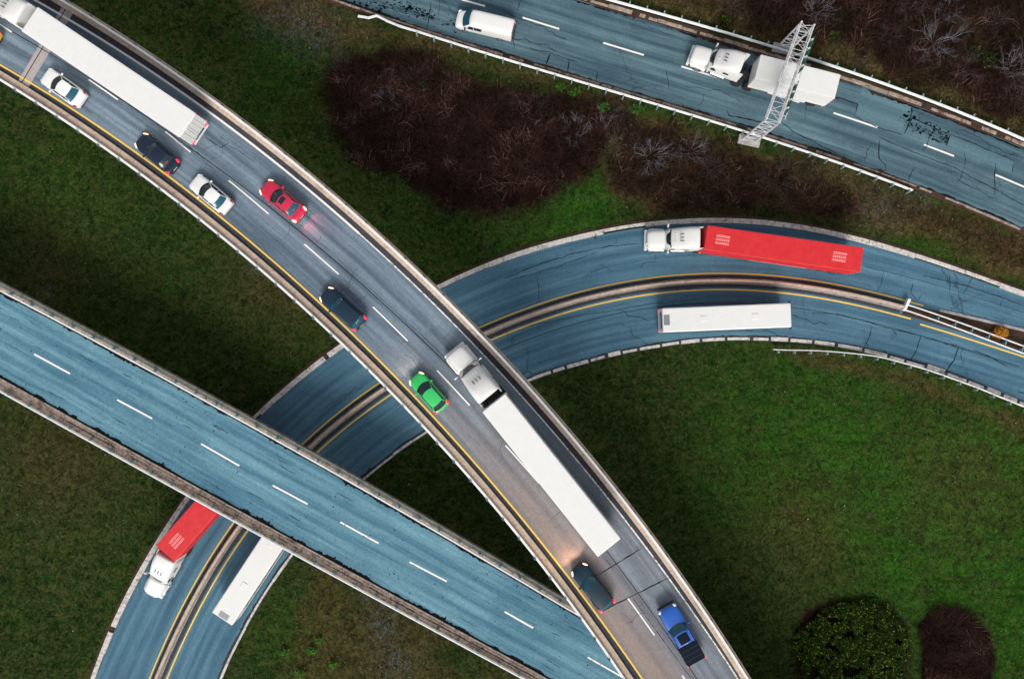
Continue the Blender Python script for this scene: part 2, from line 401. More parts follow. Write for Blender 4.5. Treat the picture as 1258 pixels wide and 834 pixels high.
for l, w in (([(1133, 338), (1166, 346), (1189, 352), (1232, 366), (1258, 376)], .09), ([(1165, 333), (1167, 348), (1166, 358)], .07), ([(1195, 341), (1189, 352), (1182, 362)], .07),
  ([(1232, 366), (1228, 378)], .07), ([(1086, 331), (1083, 347), (1077, 359)], .06), ([(1121, 348), (1119, 360), (1127, 370), (1133, 362)], .06),
  ([(1131, 412), (1126, 430), (1116, 447)], .11), ([(1178, 425), (1172, 442), (1161, 458)], .11), ([(1131, 412), (1150, 418), (1163, 422), (1178, 425)], .08),
  ([(996, 384), (1030, 386), (1060, 394), (1085, 402), (1131, 412)], .07), ([(1195, 430), (1212, 436), (1238, 450)], .07), ([(1072, 400), (1066, 418), (1058, 432)], .08),
  ([(620, 342), (660, 326), (700, 313), (745, 303), (785, 299)], .08), ([(625, 345), (690, 326), (735, 309)], .06), ([(660, 338), (662, 365), (664, 372)], .06),
  ([(805, 312), (804, 321), (790, 323), (786, 330)], .06), ([(650, 400), (700, 390), (760, 380), (800, 373), (860, 368)], .05), ([(760, 378), (772, 388), (790, 390), (798, 396)], .06)):
    wiggle(mb, pxl(l), w, .010, .06)
mb.build('pavement_crack', M['tar'], roadC)
mb = MB(); strip(mb, cC, sl - 6, xr, lambda s: -2.35, -2.41, .007); strip(mb, cC, cC.projpx(1070, 300, 0)[0], xr + 30, 3.3, 3.26, .007); mb.build('pavement_seam', M['tar'], roadC)

# concrete median barrier
med_t = empty('median_barrier', (*cC.at(s_end - 30), 0)); tag(med_t, 'long curved tan concrete barrier between the two yellow lines of the lower road', 'barrier')
def under(obj, par):                                   # parts are built in world coordinates
    obj.parent = par; obj.matrix_parent_inverse = Matrix.Translation(par.location).inverted(); return obj
mb = MB(); s = sC0
while s < s_end:
    e = min(s_end, s + 6.); extr(mb, cC, s, e - .015, [(.30, 0), (.29, .08), (.19, .30), (.14, .82), (-.14, .82), (-.19, .30), (-.29, .08), (-.30, 0)], -.03, 1.); s = e
under(mb.build('barrier_wall', M['conc'], bevel=.015), med_t)
mb = MB(); strip(mb, cC, sC0, s_end, .10, -.16, .823); under(mb.build('worn_top', M['tan']), med_t)
mb = MB()
for q in (.245, -.30): extr(mb, cC, sC0, s_end, [(q - .03, .30), (q - .03, .36), (q + .03, .36), (q + .03, .30)], 0., 1.)
under(mb.build('rub_rail', M['tan2']), med_t)

def beam_prof(t=.0, th=.15):                            # w-beam section, wavy front
    return [(-th / 2, .42), (-th / 2 + .03, .47), (-th / 2 + .05, .52), (-th / 2 + .01, .575), (-th / 2 + .05, .63), (-th / 2 + .03, .69), (-th / 2, .74),
            (th / 2, .74), (th / 2 + .015, .62), (th / 2, .42)]
def guardrail(name, label, cv, off, s0, s1, side, step=1.9, group=None, mat='steel', th=.13, posts=True, z=0.):
    p = cv.at((s0 + s1) / 2, fv(off, (s0 + s1) / 2)); t = empty(name, (*p, z)); tag(t, label, 'guardrail', group)
    mb = MB(); extr(mb, cv, s0, s1, beam_prof(th=th), off, 1., z); under(mb.build('rail_beam', M[mat]), t)
    if posts:
        first = None; s = s0 + .6; n = 0
        while s < s1 and n < 98:
            m = MB(); m.box((0, 0, .38), (.12, .24, .86)); m.box((0, -.14 * side, .60), (.10, .10, .3))
            if first is None: o = m.build('post', M['steeld']); first = o
            else: o = first.copy(); col.objects.link(o)
            q = cv.at(s, fv(off, s) + side * .26); o.location = (*q, z); o.rotation_euler = (0, 0, cv.ang(s)); o.parent = t
            o.matrix_parent_inverse = Matrix.Translation(t.location).inverted(); s += step; n += 1
    return t
gi0 = eoff(cC, [(951, 428.5), (1004, 429), (1041, 434.5), (1073, 440.5), (1142, 459.5), (1200, 482), (1258, 508)], .7)
sgi = cC.projpx(1060, 432, 0)[0]
gi = lambda s: lerp_(oCi(s) - .85, oCi(s) - .12, min(1., max(0., (s - sgi + 9) / 11.)))
guardrail('guardrail', 'steel guardrail along the inner kerb of the lower road, above the wide green field', cC, gi, cC.projpx(951, 428, .7)[0], cC.projpx(1258, 508, .7)[0] + 45, -1, th=.09)
# twin rails in the median past the end of the concrete
mg = empty('median_guardrail', (*cC.at(s_end + 8), 0)); tag(mg, 'twin pale steel guardrails with crossbars running on from the end of the concrete barrier', 'guardrail')
u1 = eoff(cC, [(1119, 378), (1158, 385), (1258, 426)], .7, 1); u2 = eoff(cC, [(1115, 382), (1175, 402), (1258, 434.5)], .7, 1)
sm1 = min(sC1, s_end + 55)
for u in (u1, u2):
    mb = MB(); extr(mb, cC, s_end + .3, sm1, beam_prof(th=.07), u, 1.); under(mb.build('rail_beam', M['steel']), mg)
s = s_end + 3.9
while s < sm1:
    m = MB(); a = cC.at(s, u1(s)); b = cC.at(s, u2(s)); m.tube((*a, .6), (*b, .6), .06, n=6); m.box((*cC.at(s, (u1(s) + u2(s)) / 2), .3), (.13, .16, .62), cC.ang(s))
    under(m.build('post', M['steeld']), mg); s += 1.9
mb = MB(); s = s_end + .35; a = cC.at(s, 1.05); b = cC.at(s - .25, -.45); ang = math.atan2(b[1] - a[1], b[0] - a[0])
mb.box(((a[0] + b[0]) / 2, (a[1] + b[1]) / 2, .55), (1.35, .32, .5), ang); under(mb.build('end_plate', M['steel'], bevel=.03), mg)

# ------------------------------------------------------------------ ROAD D (highway, upper right)
D_up = [(722,0),(849,47),(1035,97),(1121,130),(1258,181)]; D_lo = [(412,0),(447,11),(620,65),(773,112),(925,163),(1149,232),(1258,284)]
oDu = eoff(cD, D_up, 0., 1); oDl = eoff(cD, D_lo, 0., 2); sD0, sD1 = 18., cD.L - 10
mb = MB(); strip(mb, cD, sD0, sD1, oDu, oDl, .0); roadD = tag(mb.build('road', M['asD']), kind='structure')
for p0, p1 in (((567,0),(596,8)),((642,22),(687,36)),((741,53),(791,68)),((837,82),(886,97)),((943,114),(982,126)),((1024,139),(1078,157)),((1135,178),(1172,192)),((1223,215),(1268,234)),((1312,257),(1357,280)),((470,-32),(520,-15))):
    mb = MB(); dash(mb, cD, p0, p1, 0., .19); mb.build('lane_dash', M['white'], roadD)
def broken_kerb(cv, edge, sgn, s0, s1, wid, gap, name, par, mat='curb'):
    mb = MB(); s = s0
    while s < s1:
        e = s + random.uniform(.5, 3.); a, b = (0., sgn * wid * random.uniform(.6, 1.)); lo, hi = min(a, b), max(a, b)
        extr(mb, cv, s, min(e, s1) - .04, rect(lo, hi, -.05, .10), edge, .8); s = e + (random.uniform(.2, 1.6) if random.random() < gap else 0)
    return mb.build(name, M[mat], par, bevel=.02)
broken_kerb(cD, plus(oDu, .12), 1, sD0, sD1, .42, .3, 'kerb', roadD, 'brk'); broken_kerb(cD, plus(oDl, -.05), -1, sD0, sD1, .26, .2, 'kerb', roadD, 'brk')
mb = MB(); strip(mb, cD, sD0, sD1, plus(oDu, .75), oDu, .004, .004)
ragged(mb, cD, sD0, sD1, oDu, -1, 0., .35, .006); strip(mb, cD, sD0, sD1, oDl, plus(oDl, -.55), .004); ragged(mb, cD, sD0, sD1, oDl, 1, 0., .2, .006)
mb.build('dirt_seam', M['soil'], roadD)
mb = MB(); ragged(mb, cD, sD0, sD1, plus(oDu, -.1), -1, .02, .18, .009); ragged(mb, cD, sD0, sD1, plus(oDl, .05), 1, .02, .2, .009)
for s_, o_ in (((410, 2), (470, 12)), ((465, 4), (505, 16)), ((480, 1), (535, 20)), ((500, 12), (560, 34)), ((1110, 140), (1165, 170)), ((1112, 150), (1160, 175))):
    for k in range(70):
        a = P(s_[0] + random.gauss(0, 3), s_[1] + random.gauss(0, 4)); b = P(o_[0] + random.gauss(0, 3), o_[1] + random.gauss(0, 4)); t = random.random(); e = min(1, t + random.uniform(.01, .07))
        wiggle(mb, [tuple(a + (b - a) * t), tuple(a + (b - a) * e)], random.uniform(.08, .34), .010, .07, .12)
xl = cD.projpx(400, -10, 0)[0]; xr = cD.projpx(1258, 230, 0)[0]
cracks_on(mb, cD, xl, xr + 5, plus(oDu, -.3), plus(oDl, .3), .009, 30, .07, .45)
for l, w in (([(958, 146), (960, 150), (975, 162), (1000, 175), (1060, 205), (1088, 210)], .09), ([(1080, 172), (1080, 195), (1088, 203), (1088, 211)], .10), ([(1150, 131), (1190, 147), (1204, 158)], .08),
  ([(1051, 139), (1054, 128), (1024, 119)], .12), ([(1051, 139), (1050, 143), (1078, 157), (1110, 166)], .07), ([(1120, 130), (1119, 148), (1110, 165)], .10), ([(1120, 145), (1165, 165)], .10), ([(1168, 165), (1162, 180)], .12),
  ([(1168, 165), (1246, 198), (1243, 214)], .08), ([(1080, 168), (1095, 176), (1130, 190), (1170, 205), (1258, 252)], .07), ([(1223, 200), (1222, 214), (1222, 240)], .09),
  ([(670, 80), (676, 66)], .16), ([(697, 90), (699, 75)], .13), ([(733, 100), (734, 88)], .13), ([(865, 117), (862, 128), (857, 130)], .09), ([(822, 110), (818, 85)], .06), ([(893, 135), (895, 142), (938, 151)], .14), ([(635, 15), (640, 0)], .12),
  ([(530, 2), (527, 22), (524, 38)], .09), ([(452, 0), (448, 12)], .09)):
    wiggle(mb, pxl(l), w, .011, .05)
mb.build('pavement_crack', M['tar'], roadD)
def quad_patch(l, z, name, mat, par):
    mb = MB(); p = pxl(l); mb.add([(*q, z) for q in p], [(0, 1, 2, 3)]); uvs = [tuple(v * .8 for v in cD.proj(q)) for q in p]; mb.uv.append(uvs)
    o = mb.build(name, M[mat], par); return o
quad_patch([(1051, 142), (1106, 165), (1120, 130), (1060, 104)][::1], .005, 'repair_patch', 'patch', roadD)
quad_patch([(1162, 180), (1242, 214), (1247, 199), (1168, 164)], .005, 'repair_patch', 'patch', roadD)
gu = eoff(cD, [(752,0),(849,27),(940,57),(1065,94),(1141,121),(1258,172)], .7, 2)
guardrail('guardrail', 'long steel guardrail on the far upper side of the highway beside the brown brush', cD, gu, cD.projpx(752, 0, .7)[0] - 50, cD.projpx(1258, 172, .7)[0] + 50, 1, th=.16)
gl = eoff(cD, [(524, 42.5), (620, 72), (773, 117), (925, 168), (1014, 192), (1060, 208.6), (1121, 235)], .7, 3)
glt = guardrail('guardrail', 'steel guardrail on the lower side of the highway, its upper left end bent and crumpled', cD, gl, cD.projpx(506, 37, .7)[0], cD.projpx(1121, 235, .7)[0], -1, th=.15)
mb = MB(); l = [(506, 37), (490, 32), (474, 25), (463, 19.5), (452, 22), (440, 20)]
for a, b in zip(l[:-1], l[1:]):
    a = P(*a, .6); b = P(*b, .6); mb.tube((*a, .6), (*b, .6 + random.uniform(-.1, 0)), .13, .15, 6); mb.tube((*a, .45), (*b, .42), .09, .09, 6)
under(mb.build('crumpled_end', M['steel']), glt)

# ------------------------------------------------------------------ overpasses
def deck_parts(t, cv, s0, s1, L, Rr, z, mat, thick=.35, box=2.4, bd=1.15):
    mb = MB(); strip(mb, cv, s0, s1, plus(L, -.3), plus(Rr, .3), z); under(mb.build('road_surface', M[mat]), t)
    mb = MB(); n = int((s1 - s0)); vs = []; fs = []
    for i in range(n + 1):
        s = s0 + i; a, b = fv(L, s), fv(Rr, s); m = (a + b) / 2
        for o, zz in ((a, z - .02), (a, z - thick), (m + box, z - thick - .1), (m + box - .5, z - bd), (m - box + .5, z - bd), (m - box, z - thick - .1), (b, z - thick), (b, z - .02)):
            vs.append((*cv.at(s, o), zz))
    for i in range(n):
        for k in range(8):
            a = i * 8 + k; c = i * 8 + (k + 1) % 8; fs.append((a, c, c + 8, a + 8))
    fs += [tuple(range(7, -1, -1)), tuple(range(n * 8, n * 8 + 8))]
    mb.add(vs, fs); under(mb.build('deck_slab', M['conc']), t)
def pier(t, x, y, top, ang):
    mb = MB(); mb.tube((x, y, -.2), (x, y, top - .9), .75, n=20)
    mb.box((x, y, top - .5), (1.5, 5.2, 1.0), ang); under(mb.build('pier', M['conc'], bevel=.05), t)
def rail_posts(t, cv, off, s0, s1, step, z, h, name='rail_post', out=0., mat='steeld', lim=98, size=(.16, .14)):
    first = None; s = s0; n = 0
    while s < s1 and n < lim:
        if first is None: m = MB(); m.box((0, 0, h / 2), (size[0], size[1], h)); m.box((0, 0, .02), (size[0] + .12, size[1] + .1, .04)); o = m.build(name, M[mat]); first = o
        else: o = first.copy(); col.objects.link(o)
        o.parent = t; o.matrix_parent_inverse = Matrix.Translation(t.location).inverted()
        o.location = (*cv.at(s, fv(off, s) + out), z); o.rotation_euler = (0, 0, cv.ang(s)); s += step; n += 1

A_R = [(85,0),(153,43),(224,95),(320,165),(369,200),(437,258),(524,337),(593,403),(620,438),(671,494),(722,555),(775,622),(824,683),(874,759),(925,834)]
A_L = [(0,99),(51,132),(109,170),(168,212),(204,238),(254,278),(320,332),(351,360),(408,411),(463,466),(524,530),(605,622),(684,719),(722,770),(765,834)]
oAr = eoff(cA, A_R, ZA + .4, 3); oAl = eoff(cA, A_L, ZA + .4, 3)
sA0, sA1 = cA.projpx(40, 40, ZA)[0] - 140, cA.projpx(845, 834, ZA)[0] + 140
tA = empty('overpass', (*cA.at((sA0 + sA1) / 2), 0)); tag(tA, 'highest curved overpass in grey brown asphalt carrying the row of cars and white trucks', 'overpass')
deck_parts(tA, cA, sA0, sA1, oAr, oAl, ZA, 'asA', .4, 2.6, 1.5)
aY = eoff(cA, [(0,80),(76,126),(201,212),(221,228),(280,274),(320,309),(364,345),(435,412),(511,489),(620,610),(691,703),(742,764),(789,834)], ZA, 3)
aW = eoff(cA, [(41,0),(81,23),(204,99),(320,184),(338,200),(422,271),(463,307),(570,411),(620,466),(696,552),(756,622),(824,708),(874,785),(905,834)], ZA, 3)
mb = MB(); strip(mb, cA, sA0, sA1, plus(oAr, -.8), plus(aW, .02), ZA + .004); strip(mb, cA, sA0, sA1, plus(aY, -.02), plus(oAl, .75), ZA + .004); under(mb.build('dark_shoulder', M['shoulder']), tA)
mb = MB(); strip(mb, cA, sA0, sA1, plus(aY, .075), plus(aY, -.075), ZA + .008); under(mb.build('edge_line', M['yellow']), tA)
mb = MB(); sw = cA.projpx(440, 288, ZA)[0]; strip(mb, cA, sA0, sw, plus(aW, .10), plus(aW, -.09), ZA + .008); under(mb.build('edge_line', M['white']), tA)
mb = MB(); strip(mb, cA, sw, sA1, plus(aW, .07), plus(aW, -.06), ZA + .008); under(mb.build('edge_line', M['whitew']), tA)
for p0, p1 in (((-60,-17),(-25,8)),((-5,27),(14.5,40)),((109,98),(145,123)),((203,162),(234,187)),((281,222),(330,263)),((374,300),(416,337)),((458,377),(501,419)),((537,455),(577,498)),((621,547),(662,593)),((771,734),(804,780)),((838,829),(868,875)),((900,922),(925,965))):
    mb = MB(); dash(mb, cA, p0, p1, ZA, .13); under(mb.build('lane_dash', M['white']), tA)
seam = eoff(cA, [(234, 184), (300, 229), (437, 342), (490, 392), (560, 458)], ZA, 1)
mb = MB(); strip(mb, cA, sA0, sA1, plus(seam, .035), plus(seam, -.035), ZA + .007)
for l, w in (([(735, 706), (790, 672)], .10), ([(738, 751), (822, 709)], .11), ([(740, 682), (753, 698)], .07), ([(776, 733), (850, 834)], .06), ([(268, 167), (281, 176), (271, 182), (252, 168)], .07), ([(281, 178), (300, 190), (313, 200)], .05), ([(715, 720), (735, 752)], .05), ([(452, 352), (560, 450)], .03)):
    wiggle(mb, pxl(l, ZA), w, ZA + .010, .02)
cracks_on(mb, cA, cA.projpx(100, 80, ZA)[0], sA1 - 130, 3., -2.8, ZA + .009, 26, .035, .3)
under(mb.build('pavement_seam', M['tar']), tA)
sj = cA.projpx(40, 80, ZA)[0]
mb = MB(); strip(mb, cA, sj - .4, sj + .75, plus(oAr, -.8), plus(oAl, .8), ZA + .006, step=.4); under(mb.build('expansion_joint', M['joint']), tA)
mb = MB(); strip(mb, cA, sj - .05, sj + .03, plus(oAr, -.8), plus(oAl, .8), ZA + .012, step=.1); under(mb.build('joint_gap', M['tar']), tA)
# parapets with their pipe rails
for (base, sg, name, ro) in ((oAr, -1, 'right', .33), (oAl, 1, 'left', .10)):
    mb = MB(); s = sA0
    while s < sA1:
        e = min(sA1, s + 9.); pr = rect(0, sg * .82, -.3, .28) if sg < 0 else rect(0, sg * .80, -.3, .28)[::-1]
        pr = [(0, -.3), (0, .42), (sg * .18, .42), (sg * .2, .30), (sg * .80, .24), (sg * .82, -.3)]
        extr(mb, cA, s, e - .02, pr, base, 1., ZA); s = e
    par = under(mb.build('parapet', M['tan']), tA)
    mb = MB(); o = sg * ro; q = 0. if sg < 0 else -.30; extr(mb, cA, sA0, sA1, [(o - .11, .78 + q), (o - .10, .90 + q), (o + .10, .90 + q), (o + .11, .78 + q)], base, 1., ZA); under(mb.build('top_rail', M['steel']), tA)
    if sg < 0: mb = MB(); extr(mb, cA, sA0, sA1, [(o - .05, .55), (o - .05, .65), (o + .05, .65), (o + .05, .55)], base, 1., ZA); under(mb.build('lower_rail', M['steel']), tA)
    rail_posts(tA, cA, plus(base, o), sA0 + 90, sA1, 2.35, ZA + .3, .5, out=-sg * .14, mat='postdark')

B_U = [(0,348),(33,364),(122,412),(219,463),(320,522),(376,550),(442,588),(501,622),(554,655),(620,692),(701,739)]
B_L = [(0,482.5),(71,518),(137,555),(219,601),(257,622),(300,646),(361,679),(453,731),(529,775),(620,819),(648,834)]
oBu = eoff(cB, B_U, ZB + .4, 2); oBl = eoff(cB, B_L, ZB + .4, 2)
sB0, sB1 = cB.projpx(0, 415, ZB)[0] - 140, cB.projpx(762, 830, ZB)[0] + 140
tB = empty('overpass', (*cB.at((sB0 + sB1) / 2), 0)); tag(tB, 'straight pale blue overpass at lower left with no traffic on it', 'overpass')
deck_parts(tB, cB, sB0, sB1, oBu, oBl, ZB, 'asB', .4, 2.3, 1.3)
for p0, p1 in (((-62,380),(-20,402)),((42,435),(86,459)),((144,491),(187,514)),((247,545),(294,572)),((335,596),(378,619)),((418,641),(465,667)),((503,690),(549,714)),((620,751),(655,771)),((722,807),(766,832)),((822,862),(866,886))):
    mb = MB(); dash(mb, cB, p0, p1, ZB, .17); under(mb.build('lane_dash', M['white']), tB)
mb = MB(); ragged(mb, cB, sB0, sB1, plus(oBu, -.92), -1, .03, .26, ZB + .007, step=.13); ragged(mb, cB, sB0, sB1, plus(oBl, 1.08), 1, .02, .30, ZB + .007, step=.13)
ragged(mb, cB, sB0, sB1, plus(oBu, -.80), -1, .2, .28, ZB + .009); ragged(mb, cB, sB0, sB1, plus(oBl, .98), 1, .2, .28, ZB + .009)
for _ in range(60):
    s = random.uniform(sB0 + 135, sB1 - 130); o = random.choice((2.6, 2.2, -1.8, .8, -2.6)) + random.uniform(-.3, .3); wiggle(mb, [cB.at(s, o), cB.at(s + random.uniform(.3, 2.2), o + random.uniform(-.08, .08))], random.uniform(.03, .08), ZB + .006, .04)
under(mb.build('tar_edging', M['tar']), tB)
mb = MB()
for _ in range(260):
    s = random.uniform(sB0 + 135, sB1 - 130); o = random.uniform(-3.3, 3.3); p = cB.at(s, o); r = random.uniform(.03, .085); k = random.uniform(0, 3)
    mb.add([(p[0] + r * math.cos(k + a) * random.uniform(.6, 1.2), p[1] + r * math.sin(k + a) * random.uniform(.6, 1.2), ZB + .008) for a in (0, 1.2, 2.5, 3.8, 5)], [(0, 1, 2, 3, 4)])
under(mb.build('tar_spot', M['tar']), tB)
for base, sg, wid in ((oBu, -1, .86), (oBl, 1, 1.02)):
    mb = MB(); s = sB0
    while s < sB1: e = min(sB1, s + 9.); extr(mb, cB, s, e - .02, [(0, -.3), (0, .26), (sg * .12, .26), (sg * .13, .17), (sg * wid, .15), (sg * (wid + .02), -.3)], base, 1., ZB); s = e
    under(mb.build('parapet', M['tan2']), tB)
    mb = MB()
    for q in ((.36, .41), (.66, .69)) if sg < 0 else ((.26, .30), (.50, .57), (.80, .84)): ragged(mb, cB, sB0, sB1, plus(base, sg * q[0]), sg, 0., (q[1] - q[0]) * 1.5, ZB + .175, step=.3)
    under(mb.build('dirt_line', M['soil']), tB)
    ro = sg * (.60 if sg < 0 else .07)
    mb = MB(); extr(mb, cB, sB0, sB1, [(ro - .07, .72), (ro - .06, .84), (ro + .06, .84), (ro + .07, .72)], base, 1., ZB); under(mb.build('top_rail', M['steel']), tB)
    mb = MB(); extr(mb, cB, sB0, sB1, [(ro - .04, .45), (ro - .04, .55), (ro + .04, .55), (ro + .04, .45)], base, 1., ZB); under(mb.build('lower_rail', M['steel']), tB)
    if sg < 0:
        mb = MB()
        for q in (.04, .22, .34): extr(mb, cB, sB0, sB1, [(-q - .02, .40), (-q - .02, .46), (-q + .02, .46), (-q + .02, .40)], base, 1., ZB)
        under(mb.build('cable_rail', M['steeld']), tB)
    rail_posts(tB, cB, plus(base, ro), sB0 + 100, sB1, 2.3, ZB + .15, .6, out=.13, size=(.2, .16))
# leaf litter and rubbish on the walkways
mb = MB()
for _ in range(900):
    sd = random.random() < .62; s = random.uniform(sB0 + 130, sB1 - 125); base = oBl if sd else oBu; o = fv(base, s) + (random.uniform(.16, .98) if sd else -random.uniform(.15, .82)); p = cB.at(s, o); r = random.uniform(.02, .075); k = random.uniform(0, 6)
    mb.add([(p[0] + r * math.cos(k + a) * random.uniform(.5, 1.3), p[1] + r * math.sin(k + a), ZB + .178 + random.uniform(0, .03)) for a in (0, 1.6, 3.1, 4.7)], [(0, 1, 2, 3)])
under(tag(mb.build('leaf_litter', M['soil']), kind='stuff'), tB)
# piers, kept clear of every carriageway
for t, cv, s0, s1, z, others in ((tA, cA, sA0, sA1, ZA - 1.5, ((cC, 8.2), (cB, 6.5), (cD, 7))), (tB, cB, sB0, sB1, ZB - 1.3, ((cC, 8.2), (cA, 4.), (cD, 7)))):
    s = s0 + 12
    while s < s1 - 8:
        p = cv.at(s)
        if all(abs(o.proj(p)[1]) > d or np.linalg.norm(o.p - np.array(p), axis=1).min() > d + 2 for o, d in others): pier(t, p[0], p[1], z + .02, cv.ang(s)); s += 19
        else: s += 1.
# ------------------------------------------------------------------ vehicles (local: x forward, y left, z up)
def seat_at(name, front, rear, z, zt, length=None):
    """empty on the road below the line front-rear, both given at roof level"""
    a = P(*front, z + zt); b = P(*rear, z + zt); c = (a + b) / 2; d = a - b
    return empty(name, (c[0], c[1], z), math.atan2(d[1], d[0]))
def lerp(a, b, t): return a + (b - a) * t
def wheel(par, x, y, r=.33, w=.22, rim=True, name='wheel'):
    mb = MB(); mb.tube((x, y - w / 2, r), (x, y + w / 2, r), r, n=22); o = mb.build(name, M['rubber'], par, bevel=.03)
    if rim:
        mb = MB(); s = 1 if y > 0 else -1; mb.tube((x, y + s * (w / 2 - .03), r), (x, y + s * (w / 2 + .012), r), r * .62, n=16)
        mb.build('rim', M['rim'], o, bevel=.01)
    return o
def car(name, front, rear, z, paint, L=4.6, W=1.80, kind='sedan', lit='run', glass='glass', label='', cat='car', group=None, roofpanel=None):
    t = seat_at(name, front, rear, z, 1.2); tag(t, label, cat, group); hw = W / 2; pm = M[paint]
    K = dict(sedan=dict(st=[(.5,.60,.52),(.488,.76,.66),(.455,.88,.76),(.37,.97,.86),(.22,1.,.95),(.10,1.,.99),(-.12,1.,1.0),(-.30,1.,1.04),(-.39,.97,1.06),(-.455,.91,1.04),(-.488,.80,.96),(-.5,.66,.80)],
                        xf=.235, xr=-.385, rf=.045, rr=-.235, top=1.43, zb=.99, wt=.64),
             suv=dict(st=[(.5,.66,.62),(.488,.82,.82),(.455,.92,.94),(.37,.98,1.02),(.25,1.,1.08),(.10,1.,1.08),(-.12,1.,1.1),(-.30,1.,1.12),(-.42,.98,1.12),(-.465,.94,1.10),(-.49,.88,1.02),(-.5,.78,.86)],
                      xf=.24, xr=-.475, rf=.09, rr=-.39, top=1.68, zb=1.08, wt=.70),
             hatch=dict(st=[(.5,.58,.55),(.488,.74,.70),(.45,.87,.82),(.36,.97,.92),(.24,1.,1.0),(.10,1.,1.02),(-.12,1.,1.04),(-.30,1.,1.06),(-.41,.97,1.06),(-.46,.92,1.04),(-.488,.82,.96),(-.5,.68,.80)],
                        xf=.26, xr=-.46, rf=.06, rr=-.33, top=1.50, zb=1.02, wt=.66))[kind]
    def ring(x, k, zt):
        w = hw * k; zb = .24; h = [(0, zt), (.55 * w, zt - .005), (.86 * w, zt - .04), (.97 * w, zt - .15), (w, zt - .34), (w * .985, .42), (w * .90, zb), (0, zb)]
        h = [(y, max(zz, zb + .001)) for y, zz in h]
        return [(x, y, zz) for y, zz in h] + [(x, -y, zz) for y, zz in h[-2:0:-1]]
    mb = MB(); mb.loft([ring(x * L, k, zt) for x, k, zt in K['st']]); mb.build('body', pm, t, smooth=True, sub=2)
    xf, xr, rf, rr, top, zb = K['xf'] * L, K['xr'] * L, K['rf'] * L, K['rr'] * L, K['top'], K['zb']; wb, wt = hw * .90, hw * K['wt']; zs = zb - .05
    cf, cr = .30, .14
    def ws(u, v):  u = 2 * u - 1; k = math.sin(PI * v) * .03; return (lerp(xf - cf * u * u, rf - .12 * u * u, v) + k, u * lerp(wb * .96, wt, v), lerp(zs, top - .035 * u * u, v) + k)
    def rw(u, v):  u = 2 * u - 1; k = math.sin(PI * v) * .025; return (lerp(xr + cr * u * u, rr + .06 * u * u, v) - k, u * lerp(wb * .92, wt * .97, v), lerp(zs, top - .03 - .035 * u * u, v) + k)
    def side(s):
        def f(u, v): return (lerp(lerp(xr + cr, xf - cf, u), lerp(rr + .06, rf - .12, u), v), s * (lerp(lerp(wb * .92, wb * .96, u), wt * lerp(.97, 1, u), v) + .035 * math.sin(PI * u) * (1 - v * .3)), lerp(zs, lerp(top - .065, top - .035, u), v))
        return f
    def roof(u, v):
        v = 2 * v - 1; x = lerp(rr + .06 * v * v, rf - .12 * v * v, u); w = wt * lerp(.97, 1, u) + .035 * math.sin(PI * u) * .7
        return (x, v * w, lerp(top - .03, top, u) - .035 * v * v + .045 * math.sin(PI * u) + .006)
    mb = MB(); mb.grid(ws, 10, 5); mb.build('windshield', M[glass], t, smooth=True)
    mb = MB(); mb.grid(rw, 10, 5, True); mb.build('rear_window', M['glassb' if glass == 'glass' and paint in ('pwhite', 'pred') else glass], t, smooth=True)
    for s in (1, -1): mb = MB(); mb.grid(side(s), 12, 4, s > 0); mb.build('side_window', M['glass'], t, smooth=True)
    mb = MB(); mb.grid(roof, 10, 8); o = mb.build('roof', pm, t, smooth=True)
    if roofpanel:
        mb = MB(); mb.grid(lambda u, v: tuple(np.array(roof(lerp(*roofpanel, u), lerp(.20, .80, v))) + np.array([0, 0, .012])), 6, 6); mb.build('sunroof', M['glass'], o, smooth=True)
    mb = MB(); r = .036
    for s in (1, -1):
        S = side(s)
        for u in (0., 1.): 
            for k in range(4): mb.tube(S(u, k / 4), S(u, (k + 1) / 4), r, n=6)
        for k in range(4): mb.tube(S(.47, k / 4), S(.47, (k + 1) / 4), .028, n=6)
        for k in range(10): mb.tube(S(k / 10, 1), S((k + 1) / 10, 1), .03, n=6)
        for k in range(10): mb.tube(S(k / 10, .04), S((k + 1) / 10, .04), .028, n=6)
    for k in range(8): mb.tube(rw(k / 8, 0), rw((k + 1) / 8, 0), .025, n=5)
    mb.build('window_frame', pm, t, smooth=True)
    for s in (1, -1):
        mb = MB(); mb.ell((xf - cf - .12, s * (hw + .06), zb + .02), (.10, .13, .075)); mb.build('side_mirror', pm, t, smooth=True)
        zf = K['st'][2][2]
        mb = MB(); mb.ell((L * .5 - .27, s * hw * .80, zf - .10), (.27, .085, .085), -s * .50); mb.build('headlight', M['headl' if lit in ('run', 'brake') else 'heado'], t, smooth=True)
        zr = K['st'][-3][2]
        mb = MB(); mb.ell((-L * .5 + .24, s * hw * .83, zr - .11), (.24 if lit != 'off' else .2, .11, .10), s * .22)
        mb.build('taillight', M[{'run': 'redl', 'brake': 'redb', 'off': 'redo', 'white': 'redo'}[lit]], t, smooth=True)
    for x in (.305, -.29):
        for s in (1, -1): wheel(t, x * L, s * (hw - .10))
    mb = MB(); mb.box((L * .5 - .06, 0, .50), (.10, W * .50, .16)); mb.build('grille', M['black'], t, bevel=.02)
    mb = MB(); mb.box((-L * .5 + .02, 0, .72), (.05, .46, .13)); mb.build('licence_plate', M['plate'], t)
    mb = MB(); mb.box((-L * .5 + .05, 0, .38), (.12, W * .62, .18)); mb.build('rear_bumper', M['black'], t, bevel=.03)
    if kind == 'sedan' and lit in ('run', 'brake'): mb = MB(); mb.box((rr - .25 * L * .2 - .12, 0, zb + .19), (.06, .26, .03)); mb.build('brake_light', M['redl'], t)
    return t
